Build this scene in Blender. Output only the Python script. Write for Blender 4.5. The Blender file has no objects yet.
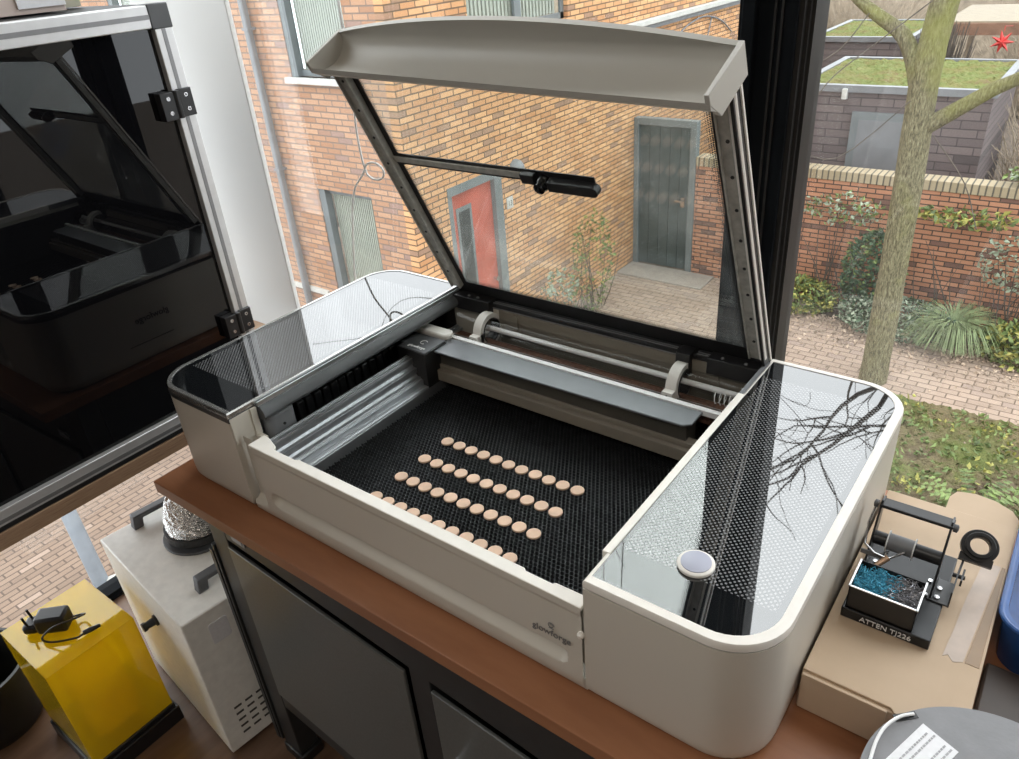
import bpy, bmesh, math, random
from mathutils import Vector, Matrix
PI = math.pi
sc = bpy.context.scene
COL = sc.collection

# ------------------------------------------------------------------ camera, light, exposure
def make_camera():
    a, b, c = 0.6833, 1.0414, -0.0848
    R = Matrix.Rotation(a, 4, 'Z') @ Matrix.Rotation(b, 4, 'X') @ Matrix.Rotation(c, 4, 'Z')
    cd = bpy.data.cameras.new('camera')
    cd.sensor_width = 36.0
    cd.lens = 756.66 * 36.0 / 1019.0
    cd.clip_start = 0.02
    cd.clip_end = 200
    co = bpy.data.objects.new('camera', cd)
    co.matrix_world = Matrix.Translation((1.0757, -0.4504, 0.7210)) @ R
    COL.objects.link(co)
    sc.camera = co
make_camera()

w = bpy.data.worlds.new('overcast_sky')
sc.world = w
w.use_nodes = True
wn, wl = w.node_tree.nodes, w.node_tree.links
wn.clear()
wo = wn.new('ShaderNodeOutputWorld'); bg = wn.new('ShaderNodeBackground')
tc = wn.new('ShaderNodeTexCoord'); sx = wn.new('ShaderNodeSeparateXYZ'); rp = wn.new('ShaderNodeValToRGB')
wl.new(tc.outputs['Generated'], sx.inputs[0]); wl.new(sx.outputs['Z'], rp.inputs[0])
rp.color_ramp.elements[0].position = 0.0; rp.color_ramp.elements[0].color = (.70, .72, .76, 1)
rp.color_ramp.elements[1].position = 0.9; rp.color_ramp.elements[1].color = (.97, .98, 1.0, 1)
wl.new(rp.outputs[0], bg.inputs[0]); bg.inputs[1].default_value = 4.3
wl.new(bg.outputs[0], wo.inputs[0])

sc.view_settings.view_transform = 'Standard'
sc.view_settings.look = 'None'
sc.view_settings.exposure = 0.0
sc.view_settings.gamma = 1.0
sc.view_settings.use_curve_mapping = False

def area(name, loc, rot, sx_, sy_, power, color=(1, 1, 1), portal=False):
    l = bpy.data.lights.new(name, 'AREA'); l.shape = 'RECTANGLE'; l.size = sx_; l.size_y = sy_
    l.energy = power; l.color = color
    if portal: l.cycles.is_portal = True
    o = bpy.data.objects.new(name, l); o.location = loc; o.rotation_euler = rot; COL.objects.link(o)
    return o
# portals over the two glazed sides of the room
area('portal_front_window', (1.2, .75, 1.0), (-PI/2, 0, 0), 3.6, 3.0, 1, portal=True)
area('portal_side_window', (-.9, -1.4, .6), (0, -PI/2, 0), 3.0, 4.0, 1, portal=True)
# unseen fill light added overhead to brighten the interior
area('added_fill_light', (1.3, -1.3, 2.02), (0, 0, 0), 1.2, .6, 15, (1.0, .93, .83))

# ------------------------------------------------------------------ material helpers
MATS = {}
class NT:
    def __init__(s, m): s.m = m; s.n = m.node_tree.nodes; s.l = m.node_tree.links
    def new(s, t, **k):
        x = s.n.new(t)
        for a, v in k.items(): setattr(x, a, v)
        return x
    def setin(s, node, key, v):
        if hasattr(v, 'is_output') or isinstance(v, bpy.types.NodeSocket): s.l.new(v, node.inputs[key])
        else: node.inputs[key].default_value = v
    def math(s, op, a, b=0.0, c=0.0):
        x = s.n.new('ShaderNodeMath'); x.operation = op
        s.setin(x, 0, a); s.setin(x, 1, b); s.setin(x, 2, c)
        return x.outputs[0]
    def pos(s):
        g = s.n.new('ShaderNodeNewGeometry'); return g.outputs['Position']
    def sep(s, v):
        x = s.n.new('ShaderNodeSeparateXYZ'); s.l.new(v, x.inputs[0]); return x.outputs
    def comb(s, a, b, c=0.0):
        x = s.n.new('ShaderNodeCombineXYZ')
        s.setin(x, 0, a); s.setin(x, 1, b); s.setin(x, 2, c); return x.outputs[0]
    def noise(s, scale, detail=3, vec=None, rough=.5, out='Fac'):
        x = s.n.new('ShaderNodeTexNoise'); x.inputs['Scale'].default_value = scale
        x.inputs['Detail'].default_value = detail; x.inputs['Roughness'].default_value = rough
        s.l.new(vec if vec is not None else s.pos(), x.inputs['Vector']); return x.outputs[out]
    def ramp(s, fac, stops):
        x = s.n.new('ShaderNodeValToRGB'); s.l.new(fac, x.inputs[0])
        e = x.color_ramp.elements
        while len(e) < len(stops): e.new(.5)
        for i, (p, c) in enumerate(stops):
            e[i].position = p; e[i].color = (c[0], c[1], c[2], 1) if len(c) == 3 else c
        return x.outputs[0]
    def mix(s, fac, a, b):
        x = s.n.new('ShaderNodeMix'); x.data_type = 'RGBA'
        s.setin(x, 0, fac)
        for k, v in ((6, a), (7, b)):
            if isinstance(v, (tuple, list)): x.inputs[k].default_value = (v[0], v[1], v[2], 1)
            else: s.l.new(v, x.inputs[k])
        return x.outputs[2]
    def bump(s, h, strength=.3, dist=.002):
        x = s.n.new('ShaderNodeBump'); x.inputs['Strength'].default_value = strength
        x.inputs['Distance'].default_value = dist; s.l.new(h, x.inputs['Height']); return x.outputs[0]
    def bsdf(s, color, rough=.5, metal=0., ior=1.5, normal=None, **k):
        x = s.n.new('ShaderNodeBsdfPrincipled')
        if isinstance(color, (tuple, list)): x.inputs['Base Color'].default_value = (color[0], color[1], color[2], 1)
        else: s.l.new(color, x.inputs['Base Color'])
        s.setin(x, 'Roughness', rough); s.setin(x, 'Metallic', metal); x.inputs['IOR'].default_value = ior
        if normal is not None: s.l.new(normal, x.inputs['Normal'])
        for kk, v in k.items(): s.setin(x, kk.replace('_', ' '), v)
        return x.outputs[0]
    def out(s, sh):
        o = s.n.new('ShaderNodeOutputMaterial'); s.l.new(sh, o.inputs[0])
def nm(name):
    m = bpy.data.materials.new(name); m.use_nodes = True; m.node_tree.nodes.clear(); MATS[name] = m
    return NT(m)
def plain(name, color, rough=.5, metal=0., ior=1.5, nscale=0, namt=.12, bscale=0, bstr=.15, bdist=.001, **k):
    t = nm(name); col = color; nrm = None
    if nscale:
        f = t.noise(nscale, 4)
        lo = tuple(max(0, c * (1 - namt)) for c in color); hi = tuple(min(1, c * (1 + namt)) for c in color)
        col = t.ramp(f, [(.3, lo), (.7, hi)])
    if bscale: nrm = t.bump(t.noise(bscale, 2), bstr, bdist)
    t.out(t.bsdf(col, rough, metal, ior, nrm, **k)); return t.m
M = MATS
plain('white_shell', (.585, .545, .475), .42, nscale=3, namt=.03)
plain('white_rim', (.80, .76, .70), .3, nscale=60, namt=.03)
plain('rim_metal', (.52, .51, .49), .22, metal=.85, nscale=60, namt=.04)
plain('bezel_plastic', (.43, .41, .365), .42, nscale=4, namt=.03)
plain('warm_white_plastic', (.72, .70, .66), .45, nscale=4, namt=.03)
plain('bay_black', (.012, .013, .014), .6, nscale=20, namt=.3)
plain('black_plastic', (.014, .014, .015), .38, nscale=30, namt=.2)
plain('black_metal', (.02, .021, .023), .3, metal=.3, nscale=40, namt=.2)
plain('dark_grey_plastic', (.075, .078, .083), .4, nscale=20, namt=.1)
plain('mid_grey_plastic', (.17, .175, .185), .45, nscale=20, namt=.1)
plain('gantry_grey', (.19, .20, .215), .38, metal=.3, nscale=30, namt=.06)
plain('lid_rail_grey', (.46, .45, .41), .5, metal=.3, nscale=90, namt=.2)
plain('aluminium', (.62, .63, .64), .28, metal=.85, nscale=50, namt=.05)
plain('profile_aluminium', (.66, .66, .66), .38, metal=.55, nscale=50, namt=.04)
plain('profile_groove', (.25, .25, .255), .4, metal=.5, nscale=50, namt=.05)
plain('rail_metal', (.42, .43, .45), .33, metal=.8, nscale=50, namt=.05)
plain('steel', (.55, .55, .56), .2, metal=.95, nscale=80, namt=.08)
plain('honeycomb_metal', (.042, .044, .047), .32, metal=.6, nscale=80, namt=.3)
plain('brown_panel', (.20, .175, .14), .6, nscale=10, namt=.1)
plain('copper_strip', (.16, .085, .06), .45, metal=.3, nscale=200, namt=.5)
plain('white_paint', (.80, .80, .78), .6, nscale=1.5, namt=.025, bscale=180, bstr=.05)
plain('ceiling_paint', (.58, .56, .53), .8, nscale=1.5, namt=.03)
plain('dark_frame', (.0085, .010, .012), .75, 0., 1.15, nscale=6, namt=.25)
plain('dark_frame_edge', (.035, .033, .031), .5, 0., 1.2, nscale=6, namt=.2)
plain('cabinet_sheet', (.13, .135, .13), .3, metal=.25, nscale=300, namt=.12)
plain('cabinet_frame', (.022, .024, .025), .4, nscale=40, namt=.2)
plain('unit_paint', (.88, .87, .82), .4, nscale=60, namt=.05)
plain('handle_grey', (.12, .125, .135), .45, nscale=60, namt=.1)
plain('label_white', (.75, .75, .77), .5, nscale=200, namt=.04)
plain('print_dark', (.07, .065, .06), .6, nscale=100, namt=.1)
plain('print_mid', (.17, .165, .16), .6, nscale=100, namt=.1)
plain('print_grey', (.38, .38, .40), .6, nscale=100, namt=.1)
plain('print_white', (.75, .75, .75), .6, nscale=100, namt=.1)
plain('cable_white', (.75, .75, .72), .45, nscale=50, namt=.04)
plain('filament_white', (.86, .86, .86), .3, nscale=50, namt=.04)
plain('spool_grey', (.205, .205, .215), .5, nscale=60, namt=.06, bscale=300, bstr=.1)
plain('blue_plastic', (.022, .085, .27), .25, nscale=12, namt=.35)
plain('navy_plastic', (.008, .02, .055), .4, nscale=12, namt=.35)
plain('red_door_paint', (.42, .085, .05), .45, nscale=4, namt=.12)
plain('grey_joinery', (.15, .17, .175), .5, nscale=4, namt=.1)
plain('gate_green_grey', (.055, .072, .072), .5, nscale=2.5, namt=.18)
plain('zinc', (.19, .20, .21), .5, metal=.2, nscale=5, namt=.12)
plain('step_stone', (.30, .27, .24), .8, nscale=10, namt=.1)
plain('web_brown', (.06, .054, .045), .5, nscale=10, namt=.1)
plain('pale_stone', (.48, .48, .45), .7, nscale=10, namt=.08)
plain('room_dark', (.03, .035, .035), .3, nscale=3, namt=.3)
plain('curtain_cloth', (.42, .44, .39), .8, nscale=12, namt=.08)
plain('bollard_grey', (.22, .26, .30), .5, nscale=8, namt=.1)
plain('star_red', (.50, .03, .025), .4, nscale=20, namt=.15)
plain('pine_board', (.21, .17, .11), .6, nscale=8, namt=.12)
plain('rust_board', (.20, .11, .07), .7, nscale=8, namt=.2)
plain('paper_tan', (.52, .40, .28), .8, nscale=20, namt=.1)
plain('paper_pale', (.70, .64, .57), .8, nscale=20, namt=.06)
plain('box_pink', (.60, .50, .45), .7, nscale=8, namt=.06)
plain('box_olive', (.42, .40, .31), .7, nscale=8, namt=.06)
plain('lens_black', (.006, .006, .007), .08, nscale=50, namt=.1)
plain('tape_tan', (.50, .40, .33), .35, nscale=40, namt=.12)
plain('tape_brown', (.27, .17, .09), .25, nscale=20, namt=.12)
plain('disc_wood', (.74, .51, .37), .55, nscale=40, namt=.12)
plain('blue_wool', (.07, .36, .52), .45, nscale=500, namt=.6)
plain('steel_wool', (.28, .28, .30), .3, metal=.5, nscale=500, namt=.7)
plain('brass_tip', (.50, .33, .22), .35, metal=.5, nscale=200, namt=.2)
plain('shade_brown', (.050, .034, .026), .45, nscale=20, namt=.2)  # dark brown that stands in for shade on the worktop
plain('bin_black', (.010, .010, .009), .55, nscale=30, namt=.3)
plain('soil', (.11, .085, .065), .95, nscale=9, namt=.5, bscale=40, bstr=.6, bdist=.03)

t = nm('dark_acrylic'); t.out(t.bsdf((.0035, .0035, .0042), .012, 0, 1.52))
t = nm('foil'); n = t.noise(110, 4)
t.out(t.bsdf((.72, .71, .69), .2, .95, 1.5, t.bump(n, .9, .006)))
t = nm('backlit_button'); t.out(t.bsdf((.40, .41, .50), .3))

def thin_glass(name, tint=(1, 1, 1), dust=.03, refl=1.0, dots=None):
    t = nm(name)
    tr = t.new('ShaderNodeBsdfTransparent'); tr.inputs[0].default_value = (*tint, 1)
    gl = t.new('ShaderNodeBsdfGlossy'); gl.inputs['Roughness'].default_value = 0.0
    g = t.new('ShaderNodeNewGeometry'); dp = t.new('ShaderNodeVectorMath'); dp.operation = 'DOT_PRODUCT'
    t.l.new(g.outputs['Normal'], dp.inputs[0]); t.l.new(g.outputs['Incoming'], dp.inputs[1])
    c = t.math('SUBTRACT', 1.0, t.math('ABSOLUTE', dp.outputs['Value']))          # Schlick, the same from both sides
    f = t.math('MULTIPLY', t.math('MULTIPLY_ADD', t.math('POWER', c, 5.0), .96, .04), refl)
    m1 = t.new('ShaderNodeMixShader'); t.l.new(f, m1.inputs[0]); t.l.new(tr.outputs[0], m1.inputs[1]); t.l.new(gl.outputs[0], m1.inputs[2])
    df = t.new('ShaderNodeBsdfTranslucent'); df.inputs[0].default_value = (.8, .8, .78, 1)   # dust on the pane
    d = t.ramp(t.noise(2.6, 5, rough=.65), [(.42, (0, 0, 0)), (.8, (1, 1, 1))])
    dd = t.math('MULTIPLY', d, dust)
    m2 = t.new('ShaderNodeMixShader'); t.l.new(dd, m2.inputs[0]); t.l.new(m1.outputs[0], m2.inputs[1]); t.l.new(df.outputs[0], m2.inputs[2])
    t.out(m2.outputs[0]); return t
thin_glass('window_glass', (.97, .985, .98), .03, .8)
thin_glass('lid_glass_clear', (.93, .95, .93), .085, 1.0)
thin_glass('tube_glass', (.95, .96, .96), .0, .8)

# yellow transparent acrylic
t = nm('yellow_acrylic')
tr = t.new('ShaderNodeBsdfTransparent'); tr.inputs[0].default_value = (1.0, .90, .13, 1)
df = t.new('ShaderNodeBsdfDiffuse'); df.inputs[0].default_value = (.90, .74, .05, 1)
tl = t.new('ShaderNodeBsdfTranslucent'); tl.inputs[0].default_value = (.95, .78, .06, 1)
mt = t.new('ShaderNodeMixShader'); mt.inputs[0].default_value = .5
t.l.new(df.outputs[0], mt.inputs[1]); t.l.new(tl.outputs[0], mt.inputs[2])
m1 = t.new('ShaderNodeMixShader'); m1.inputs[0].default_value = .34
t.l.new(tr.outputs[0], m1.inputs[1]); t.l.new(mt.outputs[0], m1.inputs[2])
gs = t.new('ShaderNodeBsdfGlossy'); gs.inputs['Roughness'].default_value = .03
g = t.new('ShaderNodeNewGeometry'); dp = t.new('ShaderNodeVectorMath'); dp.operation = 'DOT_PRODUCT'
t.l.new(g.outputs['Normal'], dp.inputs[0]); t.l.new(g.outputs['Incoming'], dp.inputs[1])
c = t.math('SUBTRACT', 1.0, t.math('ABSOLUTE', dp.outputs['Value']))
m2 = t.new('ShaderNodeMixShader'); t.l.new(t.math('MULTIPLY_ADD', t.math('POWER', c, 5.0), .9, .08), m2.inputs[0])
t.l.new(m1.outputs[0], m2.inputs[1]); t.l.new(gs.outputs[0], m2.inputs[2]); t.out(m2.outputs[0])

# printed glass tops with a staggered dot screen
t = nm('dotted_black_glass')
x, y, z = t.sep(t.pos())
pitch = .0062
u = t.math('DIVIDE', x, pitch); v = t.math('DIVIDE', y, pitch)
def cell(u, v):
    a = t.math('SUBTRACT', t.math('FRACT', u), .5); b = t.math('SUBTRACT', t.math('FRACT', v), .5)
    return t.math('ADD', t.math('MULTIPLY', a, a), t.math('MULTIPLY', b, b))
d1 = cell(u, v); d2 = cell(t.math('ADD', u, .5), t.math('ADD', v, .5))
d = t.math('MINIMUM', d1, d2)
dot = t.math('LESS_THAN', d, .045)
my = t.math('MULTIPLY', t.math('GREATER_THAN', y, .062), t.math('LESS_THAN', y, .458))
mx = t.math('ADD', t.math('MULTIPLY', t.math('GREATER_THAN', x, .018), t.math('LESS_THAN', x, .182)),
            t.math('MULTIPLY', t.math('GREATER_THAN', x, .790), t.math('LESS_THAN', x, .948)))
dot = t.math('MULTIPLY', dot, t.math('MULTIPLY', my, mx))
t.out(t.bsdf(t.mix(dot, (.008, .009, .010), (.21, .215, .22)), .015, 0, 2.45))


def brick_mat(name, c1, c2, mortar, axes='xz', bw=.21, rh=.063, ms=.008, dark=(.10, .07, .06), darkamt=.12, offset=.5, bumpd=.01, rough=.85, noise_amt=.25, sq=1.0):
    t = nm(name); s = t.sep(t.pos()); idx = {'x': 0, 'y': 1, 'z': 2}
    vec = t.comb(s[idx[axes[0]]], s[idx[axes[1]]])
    b = t.new('ShaderNodeTexBrick'); t.l.new(vec, b.inputs['Vector'])
    b.offset = offset; b.inputs['Scale'].default_value = 1.0
    b.inputs['Brick Width'].default_value = bw; b.inputs['Row Height'].default_value = rh
    b.inputs['Mortar Size'].default_value = ms; b.inputs['Mortar Smooth'].default_value = .2
    b.inputs['Color1'].default_value = (0, 0, 0, 1); b.inputs['Color2'].default_value = (1, 1, 1, 1); b.inputs['Mortar'].default_value = (.5, .5, .5, 1)
    col = t.ramp(b.outputs['Color'], [(0, dark), (darkamt, dark), (darkamt + .03, c1), (1, c2)])
    nz = t.noise(3.0, 5); nz2 = t.noise(40, 3)
    col = t.mix(t.math('MULTIPLY', nz2, noise_amt), col, tuple(c * .45 for c in c1))
    col = t.mix(t.math('MULTIPLY', nz, noise_amt), col, tuple(min(1, c * 1.3) for c in c2))
    col = t.mix(b.outputs['Fac'], col, mortar)
    h = t.math('SUBTRACT', 1.0, b.outputs['Fac'])
    t.out(t.bsdf(col, rough, 0, 1.4, t.bump(t.math('ADD', h, t.math('MULTIPLY', nz2, .3)), .5, bumpd)))
brick_mat('brick_front', (.32, .17, .10), (.47, .29, .185), (.20, .15, .12), 'xz', darkamt=.08, dark=(.26, .18, .16))
brick_mat('brick_side', (.46, .225, .10), (.68, .40, .20), (.15, .10, .06), 'yz', darkamt=.08, dark=(.25, .16, .12))
brick_mat('brick_garden', (.33, .15, .085), (.45, .23, .14), (.07, .05, .04), 'xz', darkamt=.12, dark=(.10, .065, .06))
brick_mat('brick_coping', (.27, .22, .14), (.37, .31, .21), (.10, .09, .07), 'xz', bw=.075, rh=.6, ms=.01, offset=0, darkamt=.02, dark=(.4, .3, .2))
brick_mat('shed_brick', (.115, .095, .095), (.17, .14, .135), (.07, .06, .06), 'xz', bw=.42, rh=.11, darkamt=.05, dark=(.08, .07, .07))
brick_mat('paving', (.27, .205, .16), (.37, .285, .225), (.14, .105, .08), 'xy', bw=.21, rh=.105, ms=.008, darkamt=.06, dark=(.26, .20, .17), noise_amt=.4, bumpd=.006)
brick_mat('paving_side', (.165, .115, .085), (.235, .165, .12), (.09, .063, .047), 'yx', bw=.21, rh=.074, ms=.008, darkamt=.05, dark=(.32, .24, .19), noise_amt=.35, bumpd=.006)

def wood(name, c1, c2, scale=1.0, rough=.4, axis='x', stretch=14):
    t = nm(name); s = t.sep(t.pos())
    if axis == 'x': vec = t.comb(s[0], t.math('MULTIPLY', s[1], stretch), t.math('MULTIPLY', s[2], stretch))
    else: vec = t.comb(t.math('MULTIPLY', s[0], stretch), s[1], t.math('MULTIPLY', s[2], stretch))
    n = t.noise(6 * scale, 6, vec, .6)
    n2 = t.noise(2.2, 3)
    col = t.mix(t.math('MULTIPLY', n2, .5), t.ramp(n, [(.3, c1), (.7, c2)]), c1)
    t.out(t.bsdf(col, rough, 0, 1.45, t.bump(n, .12, .001))); return t.m
wood('worktop_wood', (.27, .112, .052), (.38, .168, .082), 1.0, .38, 'x', 5)
wood('worktop_edge', (.21, .085, .036), (.31, .14, .066), 1.0, .45, 'x', 5)
wood('ply_edge', (.22, .13, .08), (.52, .35, .22), 5.0, .6, 'y', 40)
wood('floor_wood', (.11, .062, .040), (.20, .12, .078), .8, .4, 'y', 6)
t = nm('cardboard'); s = t.sep(t.pos())
n = t.noise(14, 4); c = t.ramp(n, [(.3, (.53, .40, .28)), (.7, (.60, .46, .33))])
wv = t.math('SINE', t.math('MULTIPLY', s[0], 900.0))
t.out(t.bsdf(c, .75, 0, 1.4, t.bump(wv, .05, .0006)))
t = nm('moss_roof'); n = t.noise(2.2, 6, rough=.7); n2 = t.noise(30, 4)
c = t.ramp(n, [(.30, (.20, .12, .08)), (.44, (.22, .20, .08)), (.56, (.18, .21, .075)), (.75, (.29, .27, .12))])
t.out(t.bsdf(t.mix(t.math('MULTIPLY', n2, .5), c, (.07, .10, .02)), .95, 0, 1.3, t.bump(n2, .8, .05)))
t = nm('lawn'); n = t.noise(1.8, 6, rough=.7); n2 = t.noise(28, 4)
c = t.ramp(n, [(.32, (.17, .125, .09)), (.48, (.20, .165, .09)), (.62, (.15, .18, .055)), (.8, (.26, .26, .10))])
t.out(t.bsdf(t.mix(t.math('MULTIPLY', n2, .6), c, (.06, .06, .03)), .95, 0, 1.3, t.bump(n2, .9, .05)))
t = nm('bark'); s = t.sep(t.pos()); vec = t.comb(t.math('MULTIPLY', s[0], 5), t.math('MULTIPLY', s[1], 5), t.math('MULTIPLY', s[2], 1.2))
n = t.noise(14, 6, vec, .75); n2 = t.noise(2.0, 4)
c = t.ramp(n, [(.34, (.055, .045, .03)), (.5, (.19, .17, .10)), (.66, (.36, .34, .21))])
t.out(t.bsdf(t.mix(t.ramp(n2, [(.45, (0, 0, 0)), (.65, (.6, .6, .6))]), c, (.26, .27, .07)), .9, 0, 1.3, t.bump(n, .9, .03)))
plain('twig_dark', (.09, .075, .06), .9, nscale=5, namt=.3)
plain('twig_pale', (.34, .28, .21), .9, nscale=5, namt=.35)
plain('leaf_green', (.12, .165, .05), .6, nscale=6, namt=.6)
plain('leaf_dark', (.05, .09, .045), .5, nscale=6, namt=.5)
plain('leaf_yellow', (.29, .28, .07), .6, nscale=6, namt=.4)
plain('leaf_pale', (.24, .28, .20), .7, nscale=6, namt=.3)
plain('grass_blade', (.17, .22, .10), .6, nscale=8, namt=.4)
plain('leaf_litter', (.42, .33, .25), .9, nscale=6, namt=.5)

# ------------------------------------------------------------------ geometry helpers
ORG = {}
class MB:
    """collects geometry for ONE mesh object"""
    def __init__(s): s.v = []; s.f = []
    def add(s, vs, fs):
        k = len(s.v); s.v += [tuple(p) for p in vs]; s.f += [tuple(k + i for i in f) for f in fs]; return s
    def box(s, x0, x1, y0, y1, z0, z1, rz=0, c=None):
        vs = [(x, y, z) for x in (x0, x1) for y in (y0, y1) for z in (z0, z1)]
        if rz:
            cx, cy = c if c else ((x0 + x1) / 2, (y0 + y1) / 2); ca, sa = math.cos(rz), math.sin(rz)
            vs = [(cx + (x - cx) * ca - (y - cy) * sa, cy + (x - cx) * sa + (y - cy) * ca, z) for x, y, z in vs]
        return s.add(vs, [(0, 1, 3, 2), (4, 6, 7, 5), (0, 4, 5, 1), (2, 3, 7, 6), (0, 2, 6, 4), (1, 5, 7, 3)])
    def obox(s, o, ax, ay, az, a, b, c):
        """oriented box: ranges a,b,c along the axes ax,ay,az from o"""
        o, ax, ay, az = map(Vector, (o, ax, ay, az))
        vs = [o + ax * i + ay * j + az * k for i in a for j in b for k in c]
        return s.add(vs, [(0, 1, 3, 2), (4, 6, 7, 5), (0, 4, 5, 1), (2, 3, 7, 6), (0, 2, 6, 4), (1, 5, 7, 3)])
    def prism(s, poly, axis, a, b):
        """poly: 2-D points in the two other axes (in xyz order), extruded along axis"""
        def P(p, h): return {'x': (h, p[0], p[1]), 'y': (p[0], h, p[1]), 'z': (p[0], p[1], h)}[axis]
        n = len(poly)
        vs = [P(p, a) for p in poly] + [P(p, b) for p in poly]
        fs = [tuple(range(n))[::-1], tuple(range(n, 2 * n))] + [(i, (i + 1) % n, n + (i + 1) % n, n + i) for i in range(n)]
        return s.add(vs, fs)
    def tube(s, pts, r, n=10, caps=True):
        pts = [Vector(p) for p in pts]
        rs = r if isinstance(r, (list, tuple)) else [r] * len(pts)
        up = None; rings = []
        for i, p in enumerate(pts):
            d = (pts[min(i + 1, len(pts) - 1)] - pts[max(i - 1, 0)]).normalized()
            if up is None:
                up = Vector((0, 0, 1)) if abs(d.z) < .9 else Vector((1, 0, 0))
            a = d.cross(up).normalized(); b = a.cross(d).normalized(); up = b
            rings.append([p + (a * math.cos(2 * PI * k / n) + b * math.sin(2 * PI * k / n)) * rs[i] for k in range(n)])
        vs = [q for R_ in rings for q in R_]; fs = []
        for i in range(len(pts) - 1):
            for k in range(n):
                fs.append((i * n + k, i * n + (k + 1) % n, (i + 1) * n + (k + 1) % n, (i + 1) * n + k))
        if caps:
            fs.append(tuple(range(n))[::-1]); fs.append(tuple((len(pts) - 1) * n + k for k in range(n)))
        return s.add(vs, fs)
    def lathe(s, prof, o, axis=(0, 0, 1), n=32):
        """prof: (radius, height) list, closed solid of revolution around axis through o"""
        o = Vector(o); az = Vector(axis).normalized()
        ax = az.orthogonal().normalized(); ay = az.cross(ax)
        vs = []; fs = []; m = len(prof)
        for r, h in prof:
            for k in range(n):
                a = 2 * PI * k / n; vs.append(o + az * h + (ax * math.cos(a) + ay * math.sin(a)) * r)
        for i in range(m - 1):
            for k in range(n): fs.append((i * n + k, i * n + (k + 1) % n, (i + 1) * n + (k + 1) % n, (i + 1) * n + k))
        fs.append(tuple(range(n))[::-1]); fs.append(tuple((m - 1) * n + k for k in range(n)))
        return s.add(vs, fs)
    def ring(s, r0, r1, h0, h1, o, axis=(0, 0, 1), n=40):
        o = Vector(o); az = Vector(axis).normalized(); ax = az.orthogonal().normalized(); ay = az.cross(ax)
        vs = []; fs = []
        for r, h in ((r0, h0), (r1, h0), (r1, h1), (r0, h1)):
            for k in range(n):
                a = 2 * PI * k / n; vs.append(o + az * h + (ax * math.cos(a) + ay * math.sin(a)) * r)
        for i in range(4):
            j = (i + 1) % 4
            for k in range(n): fs.append((i * n + k, i * n + (k + 1) % n, j * n + (k + 1) % n, j * n + k))
        return s.add(vs, fs)
    def grid(s, fn, nu, nv):
        vs = [fn(i / nu, j / nv) for i in range(nu + 1) for j in range(nv + 1)]
        fs = [(i * (nv + 1) + j, (i + 1) * (nv + 1) + j, (i + 1) * (nv + 1) + j + 1, i * (nv + 1) + j + 1) for i in range(nu) for j in range(nv)]
        return s.add(vs, fs)
    def build(s, name, mat, parent=None, bevel=0, smooth=False, seg=2, label=None, fix=True):
        me = bpy.data.meshes.new(name); me.from_pydata(s.v, [], s.f)
        if fix:
            bm = bmesh.new(); bm.from_mesh(me); bmesh.ops.recalc_face_normals(bm, faces=bm.faces); bm.to_mesh(me); bm.free()
        xs = [p[0] for p in s.v]; ys = [p[1] for p in s.v]; zs = [p[2] for p in s.v]
        base = Vector(((min(xs) + max(xs)) / 2, (min(ys) + max(ys)) / 2, min(zs)))
        me.transform(Matrix.Translation(-base))
        me.materials.append(MATS[mat])
        if smooth: me.shade_smooth()
        o = bpy.data.objects.new(name, me); COL.objects.link(o)
        ORG[o.name] = base
        if parent is not None:
            o.parent = parent; o.location = base - ORG[parent.name]
        else: o.location = base
        if bevel:
            b = o.modifiers.new('bevel', 'BEVEL'); b.width = bevel; b.segments = seg; b.limit_method = 'ANGLE'; b.angle_limit = .6
            me.shade_smooth()
            if hasattr(me, 'set_sharp_from_angle'): me.set_sharp_from_angle(angle=.6)
        elif smooth and hasattr(me, 'set_sharp_from_angle'): me.set_sharp_from_angle(angle=.7)
        if label: o['label'] = label
        return o
def tag(o, label, cat, group=None, kind=None):
    o['label'] = label; o['category'] = cat
    if group: o['group'] = group
    if kind: o['kind'] = kind
    return o
def thing(name, label, cat, loc, rz=0, group=None, local=False):
    o = bpy.data.objects.new(name, None); COL.objects.link(o); o.location = loc; o.rotation_euler = (0, 0, rz)
    o.empty_display_size = .05
    ORG[o.name] = Vector((0, 0, 0)) if (local or rz) else Vector(loc)
    return tag(o, label, cat, group)
def struct(o): o['kind'] = 'structure'; return o
def rrect(x0, x1, y0, y1, radii, n=10):
    """rounded rectangle polygon, radii for corners (x0y0, x1y0, x1y1, x0y1)"""
    out = []
    for (cx, cy, sx_, sy_, a0), r in zip(((x0, y0, 1, 1, PI), (x1, y0, -1, 1, 1.5 * PI), (x1, y1, -1, -1, 0), (x0, y1, 1, -1, .5 * PI)), radii):
        if r <= 0: out.append((cx, cy)); continue
        ox, oy = cx + sx_ * r, cy + sy_ * r
        for k in range(n + 1):
            a = a0 + (PI / 2) * k / n; out.append((ox + r * math.cos(a), oy + r * math.sin(a)))
    return out
def text(body, size, o, ax, ay, mat, parent, name='lettering', depth=.0004, align='CENTER', weight=0.0):
    cu = bpy.data.curves.new('txt', 'FONT'); cu.body = body; cu.size = size; cu.extrude = depth; cu.align_x = align
    cu.offset = weight
    to = bpy.data.objects.new('txt', cu); COL.objects.link(to)
    dg = bpy.context.evaluated_depsgraph_get(); dg.update()
    me = bpy.data.meshes.new_from_object(to.evaluated_get(dg)); bpy.data.objects.remove(to)
    ax = Vector(ax).normalized(); ay = Vector(ay).normalized(); az = ax.cross(ay); o = Vector(o)
    mb = MB(); mb.add([o + ax * v.co.x + ay * v.co.y + az * v.co.z for v in me.vertices], [tuple(p.vertices) for p in me.polygons])
    return mb.build(name, mat, parent, fix=False)

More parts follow.
